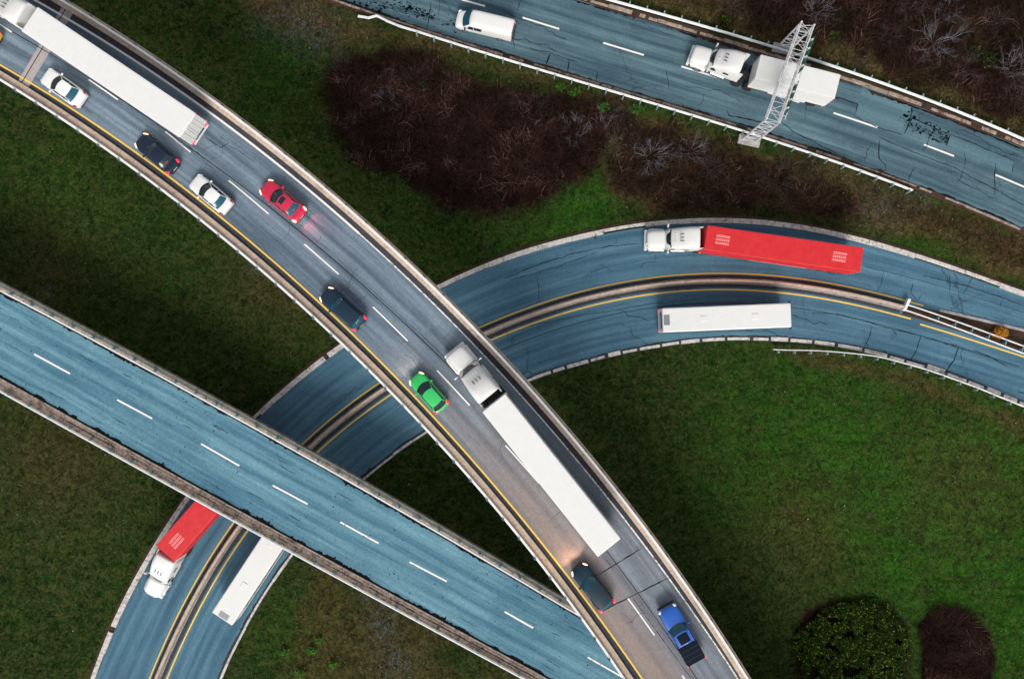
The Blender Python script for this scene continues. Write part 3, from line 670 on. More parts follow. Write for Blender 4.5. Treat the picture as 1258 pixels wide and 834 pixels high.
def lamp(t, x, y, z, rx, energy, colr, size=1.2, ry=0., blend=.8, name='lamp_glow'):
    ld = bpy.data.lights.new(name, 'SPOT'); ld.energy = energy; ld.color = colr; ld.spot_size = size; ld.spot_blend = blend; ld.shadow_soft_size = .12
    o = bpy.data.objects.new(name, ld); col.objects.link(o); o.parent = t; o.location = (x, y, z)
    d = Vector((math.cos(ry) * (1 if rx > 0 else -1), math.sin(ry), -abs(rx))); o.rotation_euler = d.to_track_quat('-Z', 'Y').to_euler(); return o

GA = 'cars heading up the highest overpass'
car('sedan', (47.5, 87), (101, 125), ZA, 'pwhite', 4.4, 1.78, lit='off', label='white sedan beside the long white semi trailer, close behind the pale bridge joint', group=GA)
car('sedan', (166, 167), (214, 207.5), ZA, 'pnavy', 4.4, 1.74, lit='run', label='navy blue sedan with red tail lamps between the two white sedans', group=GA)
car('sedan', (234, 218.5), (279.5, 256.5), ZA, 'pwhite', 4.3, 1.76, lit='off', label='white sedan driving behind the navy sedan and left of the crimson car', group=GA)
t = car('sedan', (321, 225), (370, 266), ZA, 'pred', 4.6, 1.80, lit='brake', label='crimson car with brake lamps glowing and a dark sunroof', group=GA, roofpanel=(.55, .92))
lamp(t, -2.5, .5, .8, -.55, 75, (1, .10, .12), 1.9); lamp(t, -2.5, -.5, .8, -.55, 75, (1, .10, .12), 1.9)
car('hatchback', (395, 357), (445, 401), ZA, 'pdark', 4.6, 1.76, 'suv', lit='run', label='blue black hatchback alone in the left lane between the crimson car and the green car', group=GA, glass='glassb')
t = car('hatchback', (507, 461), (545, 504), ZA, 'pgreen', 4.05, 1.72, 'hatch', lit='run', label='bright green compact hatchback beside the front of the second white semi', group=GA)
for s in (.55, -.55): lamp(t, 2.1, s, .65, .08, 80, (1, .66, .42), 1.9)
t = car('suv', (709, 697), (748.5, 748), ZA, 'pteal', 4.7, 1.80, 'suv', lit='run', label='dark teal suv with bright orange headlamps near the lower end of the highest overpass', group=GA, glass='glassb')
for s in (.6, -.6): lamp(t, 2.4, s, .75, .07, 130, (1, .58, .34), 2.3)
car('taxi', (-60, 16), (-8, 48), ZA, 'pyel', 4.7, 1.8, lit='run', label='rear tip of a yellow car cut off by the left edge of the photo', group=GA)

def pickup():
    t = seat_at('pickup_truck', (819, 746.5), (856, 813), ZA, 1.3); tag(t, 'bright blue pickup truck with black bed cover at the bottom of the highest overpass', 'pickup truck', GA)
    L, hw = 5.75, .97
    def ring(x, k, zt):
        w = hw * k; zb = .36; h = [(0, zt), (.60 * w, zt - .005), (.90 * w, zt - .05), (.98 * w, zt - .16), (w, zt - .42), (w * .985, .55), (w * .92, zb), (0, zb)]
        h = [(y, max(zz, zb + .001)) for y, zz in h]; return [(x, y, zz) for y, zz in h] + [(x, -y, zz) for y, zz in h[-2:0:-1]]
    mb = MB(); mb.loft([ring(x * L, k, zt) for x, k, zt in ((.49, .66, .85), (.48, .80, 1.0), (.44, .92, 1.12), (.35, .98, 1.2), (.22, 1, 1.24), (.1, 1, 1.24), (-.14, 1, 1.25), (-.16, .99, 1.25))]); mb.build('body', M['pblue'], t, smooth=True, sub=2)
    mb = MB(); mb.loft([ring(x * L, k, 1.30) for x, k in ((-.165, .98), (-.18, 1), (-.46, 1), (-.485, .99), (-.49, .94))]); mb.build('cargo_bed', M['pnavy'], t, smooth=True, sub=1)
    mb = MB(); mb.box((-.328 * L, 0, 1.315), (.315 * L, hw * 1.84, .05)); cov = mb.build('bed_cover', M['ton'], t, bevel=.02)
    mb = MB()
    for k in range(3): mb.box((-.25 * L - k * .078 * L, 0, 1.343), (.03, hw * 1.78, .012))
    mb.build('cover_seam', M['black'], cov)
    xf, xr, rf, rr, top, zs = .20 * L, -.150 * L, .085 * L, -.125 * L, 1.86, 1.17; wb, wt = hw * .92, hw * .76; cf = .34
    ws = lambda u, v: (lerp(xf - cf * (2 * u - 1) ** 2, rf - .14 * (2 * u - 1) ** 2, v), (2 * u - 1) * lerp(wb, wt, v), lerp(zs, top - .03 * (2 * u - 1) ** 2, v) + .03 * math.sin(PI * v))
    rw = lambda u, v: (lerp(xr, rr, v), (2 * u - 1) * lerp(wb, wt, v), lerp(zs, top - .03 * (2 * u - 1) ** 2, v))
    mb = MB(); mb.grid(ws, 10, 4); mb.build('windshield', M['glassb'], t, smooth=True)
    mb = MB(); mb.grid(rw, 8, 3, True); mb.build('rear_window', M['glass'], t, smooth=True)
    fr = MB()
    for s in (1, -1):
        S = lambda u, v, s=s: (lerp(lerp(xr, xf - cf, u), lerp(rr, rf - .14, u), v), s * lerp(wb, wt, v), lerp(zs, top - .03, v))
        mb = MB(); mb.grid(S, 8, 3, s > 0); mb.build('side_window', M['glass'], t, smooth=True)
        for u in (0, .5, 1):
            for k in range(3): fr.tube(S(u, k / 3), S(u, (k + 1) / 3), .045, n=6)
        for v in (.03, 1):
            for k in range(8): fr.tube(S(k / 8, v), S((k + 1) / 8, v), .045, n=6)
        mb = MB(); mb.ell((xf - cf - .12, s * (hw + .14), 1.26), (.10, .16, .12)); mb.build('side_mirror', M['pblue'], t, smooth=True)
        mb = MB(); mb.ell((.5 * L - .28, s * .76, .98), (.20, .13, .13), -s * .6); mb.build('headlight', M['heado'], t, smooth=True)
        mb = MB(); mb.box((-.49 * L + .02, s * .90, 1.12), (.18, .10, .36)); mb.build('taillight', M['redl'], t, bevel=.03)
        mb = MB(); mb.ell((rr + .05, s * .09, top + .03), (.05, .035, .03)); mb.build('cab_lamp', M['heado'], t, smooth=True)
        for x in (.31, -.31): wheel(t, x * L, s * (hw - .13), .40, .27)
    fr.build('window_frame', M['pblue'], t, smooth=True)
    rf_ = lambda u, v: (lerp(rr, rf - .14 * (2 * v - 1) ** 2, u), (2 * v - 1) * wt, top - .03 * (2 * v - 1) ** 2 + .03 * math.sin(PI * u) + .008)
    mb = MB(); mb.grid(rf_, 8, 8); r = mb.build('roof', M['pblue'], t, smooth=True)
    mb = MB(); mb.grid(lambda u, v: tuple(np.array(rf_(lerp(.12, .88, u), lerp(.16, .84, v))) + np.array([0, 0, .012])), 6, 6); mb.build('sunroof', M['ton'], r, smooth=True)
    mb = MB(); mb.box((.485 * L, 0, .62), (.22, 1.62, .30)); mb.build('front_bumper', M['black'], t, bevel=.06)
    mb = MB(); mb.box((.487 * L, 0, .90), (.12, 1.05, .24)); mb.build('grille', M['black'], t, bevel=.04)
    mb = MB(); mb.box((-.497 * L, 0, .56), (.14, 1.7, .22)); mb.build('rear_bumper', M['chrome'], t, bevel=.04)
    for s in (.25, -.25):
        mb = MB(); mb.tube((.31 * L + s, 0, 1.245), (.23 * L + s, 0, 1.258), .02); 
pickup()

def trailer(par, length, mat, x_front, W=2.5, top=4.05, marks=False, rear_amber=True, tandem=True):
    """box trailer; part of the truck, its own fittings one level deeper"""
    z0 = 1.15; mb = MB(); xc = x_front - length / 2
    mb.box((xc, 0, (z0 + top) / 2), (length, W, top - z0)); t = mb.build('trailer', M[mat], par, bevel=.05)
    mb = MB()
    for s in (1, -1):
        mb.box((xc, s * (W / 2 + .005), top - .06), (length - .1, .03, .09)); mb.box((xc, s * (W / 2 + .005), z0 + .08), (length - .1, .03, .14))
    for k in range(int(length / 1.22)):
        for s in (1, -1): mb.box((x_front - .6 - k * 1.22, s * (W / 2 + .004), (z0 + top) / 2), (.04, .012, top - z0 - .25))
    mb.build('side_rail', M['steel' if mat == 'twhite' else mat], t)
    mb = MB()
    for k in range(int(length / .61)): mb.box((x_front - .5 - k * .61, 0, top + .003), (.03, W - .16, .010))
    mb.build('roof_bow', M[mat], t)
    xr = x_front - length
    mb = MB()
    for s in (1, -1): mb.box((xr - .015, s * W / 4, (z0 + top) / 2 + .05), (.035, W / 2 - .08, top - z0 - .25))
    d = mb.build('rear_door', M['twhite' if mat == 'twhite' else mat], t, bevel=.01)
    mb = MB()
    for y in (-.75, -.35, .35, .75): mb.tube((xr - .05, y, z0 + .15), (xr - .05, y, top - .15), .025, n=6)
    for s in (1, -1):
        for z in (1.6, 2.4, 3.2): mb.box((xr - .035, s * (W / 2 - .07), z), (.03, .16, .08))
    mb.build('lock_rod', M['steel'], d)
    mb = MB(); mb.box((xr + .05, 0, .55), (.12, W - .3, .14)); mb.box((xr + .1, .7, .85), (.1, .1, .6)); mb.box((xr + .1, -.7, .85), (.1, .1, .6)); mb.build('rear_guard', M['steel'], t)
    for s in (1, -1):
        for q in (.0, .22):
            mb = MB(); mb.box((xr - .02, s * (W / 2 - .16 - q), z0 - .04), (.08, .18, .10)); mb.build('taillight', M['redl'], t)
        mb = MB(); mb.box((xr - .03, s * (W / 2 - .06), top - .12), (.05, .10, .06)); mb.build('marker_lamp', M['redl'], t)
        mb = MB(); mb.box((x_front - .15, s * (W / 2 + .02), z0 + .15), (.15, .04, .06)); mb.build('marker_lamp', M['amber'], t)
        mb = MB(); mb.box((x_front - length * .27, s * .75, .62), (.12, .12, 1.05)); mb.box((x_front - length * .27, s * .75, .1), (.3, .3, .06)); mb.build('landing_leg', M['steel'], t)
        mb = MB(); mb.box((xc - .6, s * (W / 2 - .05), .82), (length * .38, .03, .62)); mb.build('side_skirt', M['twhite'], t)
        for x in ((xr + 1.6, xr + 2.9) if tandem else (xr + 1.3,)): wheel(t, x, s * (W / 2 - .30), .50, .52, False)
        mb = MB(); mb.box((xr + .85, s * (W / 2 - .3), .62), (.02, .55, .8)); mb.build('mudflap', M['rubber'], t)
    mb = MB(); mb.box((xr + 2.25, 0, .85), (3.0, 1.1, .35)); mb.box((xc, 0, z0 - .08), (length - .3, .9, .16)); mb.build('underframe', M['black'], t)
    if marks:
        for xm in (x_front - 1.75, xr + 2.3):
            mb = MB()
            for k in (-1, 0, 1):
                for q in (-.075, .075): mb.box((xm + .03 * k, k * .36 + q, top + .012), (1.42, .055, .006))
                for c in range(7): mb.box((xm - .6 + c * .2, k * .36, top + .0115), (.05, .13, .005))
            mb.build('roof_lettering', M['pink'], t)
    return t
def tractor(t, x0, W=2.4, tall=3.95, hood=True, sleeper=2.0):
    """conventional tractor with its nose at x0 and the back of the cab about 5 m behind"""
    wm = M['twhite']; xc = x0 - 1.85
    def hr(x, w, z, zb=.62): return [(x, y, zz) for y, zz in ((0, z), (w * .55, z - .02), (w * .82, z - .12), (w * .95, z - .38), (w, z - .75), (w * .96, zb), (0, zb), (-w * .96, zb), (-w, z - .75), (-w * .95, z - .38), (-w * .82, z - .12), (-w * .55, z - .02))]
    mb = MB(); mb.loft([hr(x0, .74, 1.55), hr(x0 - .08, .92, 1.72), hr(x0 - .35, 1.02, 1.84), hr(x0 - 1.0, 1.07, 1.96), hr(x0 - 1.7, 1.06, 2.10), hr(x0 - 1.95, 1.06, 2.14)]); mb.build('hood', wm, t, smooth=True, sub=1)
    for s in (1, -1):
        mb = MB()
        mb.loft([[(x, s * y, z) for y, z in ((.62, zt - .05), (.9, zt), (1.14, zt - .06), (1.20, zt - .3), (1.2, zb), (.7, zb))][::s] for x, zt, zb in ((x0 - .25, 1.0, .55), (x0 - .45, 1.22, .5), (x0 - .9, 1.36, .95), (x0 - 1.4, 1.30, .95), (x0 - 1.8, 1.10, .5), (x0 - 2.0, 1.02, .5))])
        mb.build('fender', wm, t, smooth=True, sub=1)
        mb = MB(); mb.ell((x0 - .28, s * .98, 1.08), (.22, .14, .15), -s * .35); mb.build('headlight', M['heado'], t, smooth=True)
        wheel(t, x0 - 1.12, s * 1.02, .50, .30)
        mb = MB(); mb.tube((x0 - 4.1, s * .95, .75), (x0 - 2.6, s * .95, .75), .33, n=16); mb.build('fuel_tank', M['chrome'], t, bevel=.03)
        mb = MB(); mb.box((x0 - 2.10, s * 1.42, 2.15), (.14, .22, .62)); mb.tube((x0 - 2.1, s * 1.1, 2.4), (x0 - 2.1, s * 1.4, 2.4), .025, n=6); mb.tube((x0 - 2.1, s * 1.1, 1.95), (x0 - 2.1, s * 1.4, 1.95), .025, n=6); mb.build('side_mirror', M['twhite'], t, bevel=.04)
        for x in (x0 - 5.5, x0 - 6.8): wheel(t, x, s * .95, .50, .56, False)
    # cab and sleeper with the roof fairing in one shell
    def cr_(x, w, z, zb=.75): return [(x, y, zz) for y, zz in ((0, z), (w * .6, z - .02), (w * .86, z - .14), (w * .97, z - .45), (w, z - .9), (w, 1.5), (w, zb), (0, zb), (-w, zb), (-w, 1.5), (-w, z - .9), (-w * .97, z - .45), (-w * .86, z - .14), (-w * .6, z - .02))]
    x1 = x0 - 1.9; x2 = x0 - 5.15
    mb = MB(); mb.loft([cr_(x1, 1.0, 2.12), cr_(x1 - .1, 1.05, 2.20), cr_(x1 - .42, 1.09, 2.72), cr_(x1 - .55, 1.10, 2.86), cr_(x1 - .8, 1.12, 3.02), cr_(x1 - 1.25, 1.14, 3.34), cr_(x1 - 1.8, 1.17, 3.72), cr_(x1 - 2.4, 1.20, tall - .03), cr_(x2 + .05, W / 2, tall), cr_(x2, W / 2 - .02, tall - .03)])
    cab = mb.build('cab', wm, t, smooth=True, sub=1)
    mb = MB()
    mb.grid(lambda u, v: (lerp(x1 - .045 - .26 * (2 * u - 1) ** 2, x1 - .42 - .10 * (2 * u - 1) ** 2, v) + .03, (2 * u - 1) * lerp(.97, .93, v), lerp(2.17, 2.74, v) - .06 * (2 * u - 1) ** 2 + .02), 10, 4); mb.build('windshield', M['glass'], cab, smooth=True)
    for s in (1, -1):
        mb = MB(); mb.grid(lambda u, v: (lerp(x1 - 1.25, x1 - .38 - .12 * v, u), s * lerp(1.10, 1.07, v) * 1.03, lerp(1.85, 2.42, v)), 2, 2, s > 0); mb.build('side_window', M['glass'], cab)
        mb = MB(); mb.grid(lambda u, v: (lerp(x2 + .9, x2 + 1.5, u), s * 1.205, lerp(2.2, 2.6, v)), 1, 1, s > 0); mb.build('side_window', M['glass'], cab)
        mb = MB(); mb.box((x2 - .12, s * 1.08, 2.35), (.45, .05, 2.6)); mb.build('side_fairing', wm, cab)
    mb = MB()
    for y in (-.42, -.15, .15, .42): mb.box((x1 - .86 - .06 * abs(y), y, 3.07), (.34, .07, .06))
    mb.build('cab_lamp', M['heado'], cab, bevel=.02)
    mb = MB()
    for y in (-.34, 0., .34): mb.box((x1 - 1.45, y, 3.55), (.5, .07, .03))
    mb.build('roof_vent', M['black'], cab)
    mb = MB(); mb.box((x0 - 4.4, 0, .85), (6.6, .9, .30)); mb.build('chassis_frame', M['black'], t)
    mb = MB(); mb.tube((x0 - 6.1, 0, 1.0), (x0 - 6.1, 0, 1.13), .48, n=18); mb.build('fifth_wheel', M['black'], t)
    mb = MB(); mb.box((x0 + .02, 0, .62), (.28, 2.2, .42)); mb.build('bumper', wm, t, bevel=.09)
    mb = MB(); mb.box((x0 - .0, 0, 1.20), (.12, 1.0, .70)); mb.build('grille', M['chrome'], t, bevel=.03)
    mb = MB()
    for y in (-.5, .0, .5): mb.tube((x2 - .05, y, 1.4), (x2 - .75, y * .5, 1.35), .03, n=6)
    mb.build('air_hose', M['black'], t)
def semi(name, tf, tr, rf, rr, z, tlen, mat, label, marks=False, group=None, tl=5.15, top=4.05):
    """tf/tr: photo points of the tractor nose (at 2 m) and cab back (at 3.9 m); rf/rr: trailer roof front and rear"""
    a = P(*tf, z + 2.3); b = P(*tr, z + 3.9); d = (a - b) / np.linalg.norm(a - b); ang = math.atan2(d[1], d[0])
    t = empty(name, (b[0], b[1], z), ang); tag(t, label, 'semi truck', group); tractor(t, tl)
    c = P(*rf, z + top); e = P(*rr, z + top); d2 = (c - e) / np.linalg.norm(c - e); a2 = math.atan2(d2[1], d2[0])
    tr_ = trailer(t, tlen, mat, 0., marks=marks, tandem=tlen > 10, top=top)
    m = c - b; ca, sa = math.cos(-ang), math.sin(-ang); tr_.location = (m[0] * ca - m[1] * sa, m[0] * sa + m[1] * ca, 0); tr_.rotation_euler = (0, 0, a2 - ang)
    return t
semi('semi_truck', (559.5, 434), (601, 487), (606.5, 495), (749.5, 674), ZA, 16.1, 'twhite', 'white semi truck with a long plain white trailer beside the green hatchback', group='white semi trucks on the highest overpass')
semi('semi_truck', (-38, -22), (25, 16), (36, 23.5), (231.5, 155), ZA, 16.6, 'twhite', 'white semi truck at the upper left, its cab cut off by the photo edge', group='white semi trucks on the highest overpass')
semi('semi_truck', (789, 293), (861, 291.5), (867, 292), (1062, 320), 0., 16.1, 'tred', 'white cab semi truck with a full red trailer above the white coach at right', True, 'red trailer trucks on the lower road')
semi('semi_truck', (180, 735), (203, 685), (203, 680), (303, 566), 0., 15.2, 'tred', 'white cab semi truck whose red trailer comes out from under the pale blue overpass', True, 'red trailer trucks on the lower road')
semi('semi_truck', (845, 59), (916, 78), (931, 82), (1030, 107), 0., 8.4, 'twhite', 'white semi truck with a short white trailer passing under the sign gantry', tl=5.3)

def bus(front, rear, label):
    z = 0.; a = P(*front, 3.4); b = P(*rear, 3.4); c = (a + b) / 2; d = a - b; L = float(np.linalg.norm(d)); t = empty('coach_bus', (c[0], c[1], 0), math.atan2(d[1], d[0])); tag(t, label, 'bus', 'white coaches on the inner lane of the lower road')
    W, T = 2.5, 3.45; mb = MB(); mb.box((0, 0, (T + .45) / 2), (L, W, T - .45)); body = mb.build('body', M['twhite'], t, bevel=.12)
    mb = MB(); mb.grid(lambda u, v: (L / 2 + .008 - .0 * v, (2 * u - 1) * 1.08, lerp(1.25, 3.0, v)), 2, 2); mb.build('windshield', M['glass'], t)
    mb = MB(); mb.box((-L / 2 + .0, 0, 2.55), (.03, 1.7, .8)); mb.build('rear_window', M['glass'], t, bevel=.01)
    for s in (1, -1):
        for k in range(7):
            x = L / 2 - 1.6 - k * (L - 2.6) / 7; mb = MB(); mb.box((x, s * (W / 2), 2.35), ((L - 2.6) / 7 - .10, .03, .95)); mb.build('side_window', M['glass'], t, bevel=.01)
        for x in (L / 2 - 2.4, -L / 2 + 3.0, -L / 2 + 4.3): wheel(t, x, s * (W / 2 - .19), .5, .36)
        mb = MB(); mb.box((-L / 2 - .01, s * (W / 2 - .18), 1.2), (.05, .16, .5)); mb.build('taillight', M['redl'], t, bevel=.02)
        mb = MB(); mb.box((-L / 2 + .0, s * (W / 2 - .15), T - .18), (.06, .12, .08)); mb.build('marker_lamp', M['redl'], t)
        mb = MB(); mb.box((L / 2 - .01, s * (W / 2 - .28), .85), (.06, .34, .2)); mb.build('headlight', M['heado'], t, bevel=.02)
        mb = MB(); mb.box((L / 2 + .22, s * (W / 2 + .12), 2.3), (.1, .2, .42)); mb.tube((L / 2 - .1, s * (W / 2 - .1), 2.75), (L / 2 + .22, s * (W / 2 + .12), 2.5), .025, n=6); mb.build('side_mirror', M['black'], t, bevel=.03)
    mb = MB()
    mb.box((-L / 2 + .42, 0, T + .004), (.62, 1.1, .02)); mb.build('engine_vent', M['rim'], t, bevel=.01)
    for x in (L * .22, -L * .18): mb = MB(); mb.box((x, 0, T + .02), (.7, .6, .06)); mb.build('roof_hatch', M['twhite'], t, bevel=.03)
    mb = MB(); mb.box((0, 0, .42), (L - .3, W - .15, .25)); mb.build('bumper_skirt', M['black'], t, bevel=.04)
    return t
bus((972, 387), (814, 393.5), 'white coach on the inner lane below the red trailer truck at right')
bus((357, 632), (272.5, 760), 'white coach at lower left whose front is hidden under the pale blue overpass')

def van():
    t = seat_at('delivery_van', (559, 16), (631, 33.5), 0., 2.3); tag(t, 'white van alone on the highway at the top of the photo', 'van')
    L, hw, T = 6.2, 1.0, 2.35
    def ring(x, k, z): w = hw * k; h = [(0, z), (.6 * w, z - .01), (.84 * w, z - .08), (.93 * w, z - .3), (w, z * .55), (w * .99, .5), (w * .95, .32), (0, .32)]; return [(x, y, zz) for y, zz in h] + [(x, -y, zz) for y, zz in h[-2:0:-1]]
    mb = MB(); mb.loft([ring(x * L, k, z) for x, k, z in ((.5, .72, .9), (.488, .86, 1.08), (.44, .96, 1.22), (.37, .99, 1.34), (.35, 1, 1.42), (.24, 1, 2.12), (.20, 1, 2.28), (.1, 1, T), (-.3, 1, T), (-.475, 1, T - .03), (-.495, .98, T - .1), (-.5, .95, T - .3))]); mb.build('body', M['pwhite'], t, smooth=True, sub=1)
    mb = MB(); mb.grid(lambda u, v: (lerp(.372 * L - .22 * (2 * u - 1) ** 2, .245 * L - .12 * (2 * u - 1) ** 2, v) + .04, (2 * u - 1) * lerp(.88, .78, v), lerp(1.40, 2.13, v) - .05 * (2 * u - 1) ** 2 + .03), 8, 4); mb.build('windshield', M['glassb'], t, smooth=True)
    for s in (1, -1):
        for a, b in ((.16, .27), (.02, .15)): mb = MB(); mb.grid(lambda u, v: (lerp(a, b, u) * L - .25 * v * (a > .1) * u, s * lerp(1.0, .95, v) * 1.012, lerp(1.35, 1.95, v)), 2, 2, s > 0); mb.build('side_window', M['glass'], t)
        mb = MB(); mb.ell((.30 * L, s * 1.13, 1.5), (.1, .15, .16)); mb.build('side_mirror', M['black'], t, smooth=True)
        mb = MB(); mb.ell((.5 * L - .24, s * .80, .98), (.22, .12, .13), -s * .6); mb.build('headlight', M['heado'], t, smooth=True)
        mb = MB(); mb.box((-.5 * L + .03, s * .88, 1.15), (.12, .12, .5)); mb.build('taillight', M['redl'], t, bevel=.03)
        for x in (.32, -.30): wheel(t, x * L, s * (hw - .12), .36, .24)
    mb = MB(); mb.box((-.5 * L + .0, 0, 1.75), (.03, 1.2, .5)); mb.build('rear_window', M['glass'], t)
    mb = MB(); mb.box((.5 * L - .06, 0, .55), (.2, 1.6, .26)); mb.build('front_bumper', M['black'], t, bevel=.05)
    mb = MB(); mb.box((-.5 * L - .02, 0, .5), (.16, 1.75, .2)); mb.build('rear_bumper', M['black'], t, bevel=.04)
van()

# ------------------------------------------------------------------ sign gantry over the highway
def gantry():
    fl1, fl2 = P(913, 171, .3), P(928.5, 174.5, .3); tl1, tl2 = P(942, 146, 8.), P(958, 150.5, 8.)
    tu1, tu2 = P(984.6, 27.5, 8.), P(1000, 31.5, 8.); fu1 = P(955, 58.5, .3); fu2 = fu1 + (fl2 - fl1)
    c = (fl1 + fu1) / 2; t = empty('sign_gantry', (c[0], c[1], 0)); tag(t, 'tall white steel lattice gantry spanning the highway above the short white semi truck', 'gantry')
    def V(p, z): return Vector((p[0], p[1], z))
    zt, zb = 8.05, 7.15; mb = MB()
    for p in (tl1, tl2):
        q = tu1 if p is tl1 else tu2
        for z in (zt, zb): mb.tube(V(p, z), V(q, z), .075, n=8)
    under(mb.build('chord', M['truss']), t)
    mb = MB(); n = 11
    for k in range(n):
        a1, b1 = lerp(tl1, tu1, k / n), lerp(tl1, tu1, (k + 1) / n); a2, b2 = lerp(tl2, tu2, k / n), lerp(tl2, tu2, (k + 1) / n)
        for z in ((zt, zb) if k % 2 else (zt,)):
            mb.tube(V(a1, z), V(a2, z), .022, n=5); mb.tube(*( (V(a1, z), V(b2, z)) if (k + (z == zb)) % 2 else (V(a2, z), V(b1, z))), .022, n=5)
        for a, b in ((a1, b1), (a2, b2)):
            mb.tube(V(a, zt), V(a, zb), .02, n=5); mb.tube(*((V(a, zt), V(b, zb)) if k % 2 else (V(a, zb), V(b, zt))), .02, n=5)
    under(mb.build('lattice', M['truss']), t)
    for f1, f2, p1, p2 in ((fl1, fl2, tl1, tl2), (fu1, fu2, tu1, tu2)):
        mb = MB()
        for f, p in ((f1, p1), (f2, p2)): mb.tube(V(f, .1), V(p, zt + .1), .12, .10, n=10)
        n = 8
        for k in range(n):
            a1, b1, a2, b2 = (lerp(Vector((*f1, .3)), Vector((*p1, 8.)), k / n), lerp(Vector((*f1, .3)), Vector((*p1, 8.)), (k + 1) / n), lerp(Vector((*f2, .3)), Vector((*p2, 8.)), k / n), lerp(Vector((*f2, .3)), Vector((*p2, 8.)), (k + 1) / n))
            mb.tube(a1, a2, .03, n=5); mb.tube(*((a1, b2) if k % 2 else (a2, b1)), .035, n=5)
        under(mb.build('lattice_leg', M['truss']), t)
        mb = MB(); m = (f1 + f2) / 2; d = f2 - f1; mb.box((m[0], m[1], .12), (2.35, 1.0, .30), math.atan2(d[1], d[0])); under(mb.build('footing', M['conc'], bevel=.03), t)
    d = (tu1 - tl1) / np.linalg.norm(tu1 - tl1); nn = np.array([d[1], -d[0]])
    for a, b in ((.13, .445), (.565, .90)):
        m = lerp(tl2, tu2, (a + b) / 2) + nn * .42; Ls = np.linalg.norm(tu2 - tl2) * (b - a); mb = MB(); mb.box((m[0], m[1], 6.7), (Ls, .07, 2.5), math.atan2(d[1], d[0])); s = under(mb.build('sign_panel', M['green_sign']), t)
        mb = MB(); m2 = m - nn * .12
        for k in (-.4, -.13, .13, .4): q = m2 + d * Ls * k; mb.box((q[0], q[1], 6.8), (.10, .14, 2.7), math.atan2(d[1], d[0])); mb.tube((q[0], q[1], 7.9), (*(q - nn * .35), 8.0), .04, n=6)
        mb.tube((*(m - d * Ls / 2 + nn * .5), 5.5), (*(m + d * Ls / 2 + nn * .5), 5.5), .05, n=6)
        for k in (-.4, -.13, .13, .4): q = m + d * Ls * k; mb.tube((*q, 5.5), (*(q + nn * .5), 5.5), .03, n=5)
        o = mb.build('sign_bracket', M['truss']); under(o, t)
gantry()
# ------------------------------------------------------------------ ground
def poly_px(l): return np.array([P(x, y) for x, y in l])
def sdist(X, Y, poly):
    """signed distance to a polygon, positive inside"""
    ins = np.zeros(X.shape, bool); d = np.full(X.shape, 1e9); n = len(poly)
    for i in range(n):
        x0, y0 = poly[i]; x1, y1 = poly[(i + 1) % n]; dx, dy = x1 - x0, y1 - y0
        t = np.clip(((X - x0) * dx + (Y - y0) * dy) / (dx * dx + dy * dy + 1e-9), 0, 1)
        d = np.minimum(d, np.hypot(X - x0 - t * dx, Y - y0 - t * dy))
        c = ((y0 > Y) != (y1 > Y)) & (X < (x1 - x0) * (Y - y0) / (y1 - y0 + 1e-12) + x0); ins ^= c
    return np.where(ins, d, -d)
def vnoise(X, Y, sc, seed):
    r = np.random.default_rng(seed); g = r.random((64, 64)); u = X / sc + 500.3; v = Y / sc + 500.7
    i = np.floor(u).astype(int); j = np.floor(v).astype(int); fu = u - i; fv_ = v - j; fu = fu * fu * (3 - 2 * fu); fv_ = fv_ * fv_ * (3 - 2 * fv_)
    a = g[i % 64, j % 64]; b = g[(i + 1) % 64, j % 64]; c = g[i % 64, (j + 1) % 64]; d = g[(i + 1) % 64, (j + 1) % 64]
    return a * (1 - fu) * (1 - fv_) + b * fu * (1 - fv_) + c * (1 - fu) * fv_ + d * fu * fv_
def fbm(X, Y, sc, seed): return (vnoise(X, Y, sc, seed) + .5 * vnoise(X, Y, sc / 2, seed + 1) + .25 * vnoise(X, Y, sc / 4, seed + 2)) / 1.75
thicket = poly_px([(400,88),(430,68),(480,72),(540,84),(592,104),(640,117),(690,122),(722,136),(740,158),(742,185),(718,212),(690,226),(660,245),(620,262),(585,264),(548,250),(516,228),(480,210),(440,186),(408,160),(396,120)])
brush2 = poly_px([(735,120),(800,150),(860,165),(930,188),(1000,215),(1050,250),(1040,275),(990,268),(900,258),(830,258),(770,245),(742,215),(755,180),(728,140)])
brush3 = poly_px([(760,-30),(850,8),(940,45),(1070,82),(1150,108),(1258,158),(1400,230),(2400,700),(2400,-1500),(400,-1500),(500,-60)])
brush4 = poly_px([(1040,255),(1110,268),(1258,325),(1400,400),(1400,350),(1258,300),(1130,245),(1060,225)])
olive1 = poly_px([(285,-40),(400,10),(520,50),(640,88),(760,128),(900,175),(1060,218),(1258,300),(1258,345),(1150,300),(1060,272),(960,255),(820,262),(760,240),(742,190),(722,115),(640,92),(560,66),(480,52),(420,60),(380,52),(330,40)])
olive2 = poly_px([(395,690),(450,720),(520,770),(600,820),(640,860),(380,880),(350,790),(370,740)])
olive3 = poly_px([(938,425),(1004,430),(1100,452),(1200,487),(1300,530),(1300,560),(1200,515),(1100,475),(1000,448)])
hedgebed = poly_px([(978,770),(990,748),(1030,736),(1080,742),(1112,762),(1120,800),(1110,860),(990,870),(976,820)])
brownbed = poly_px([(1128,765),(1150,746),(1185,750),(1215,775),(1224,810),(1212,860),(1130,860),(1134,800)])
olive0 = poly_px([(620,-60),(720,-20),(849,22),(940,53),(1065,90),(1141,117),(1258,168),(1500,300),(1700,200),(1258,100),(900,-20),(800,-60)])
def sm(x, a, b): t = np.clip((x - a) / (b - a), 0, 1); return t * t * (3 - 2 * t)
def gauss(X, Y, px, py, r): c = P(px, py); return np.exp(-((X - c[0]) ** 2 + (Y - c[1]) ** 2) / (r * r))
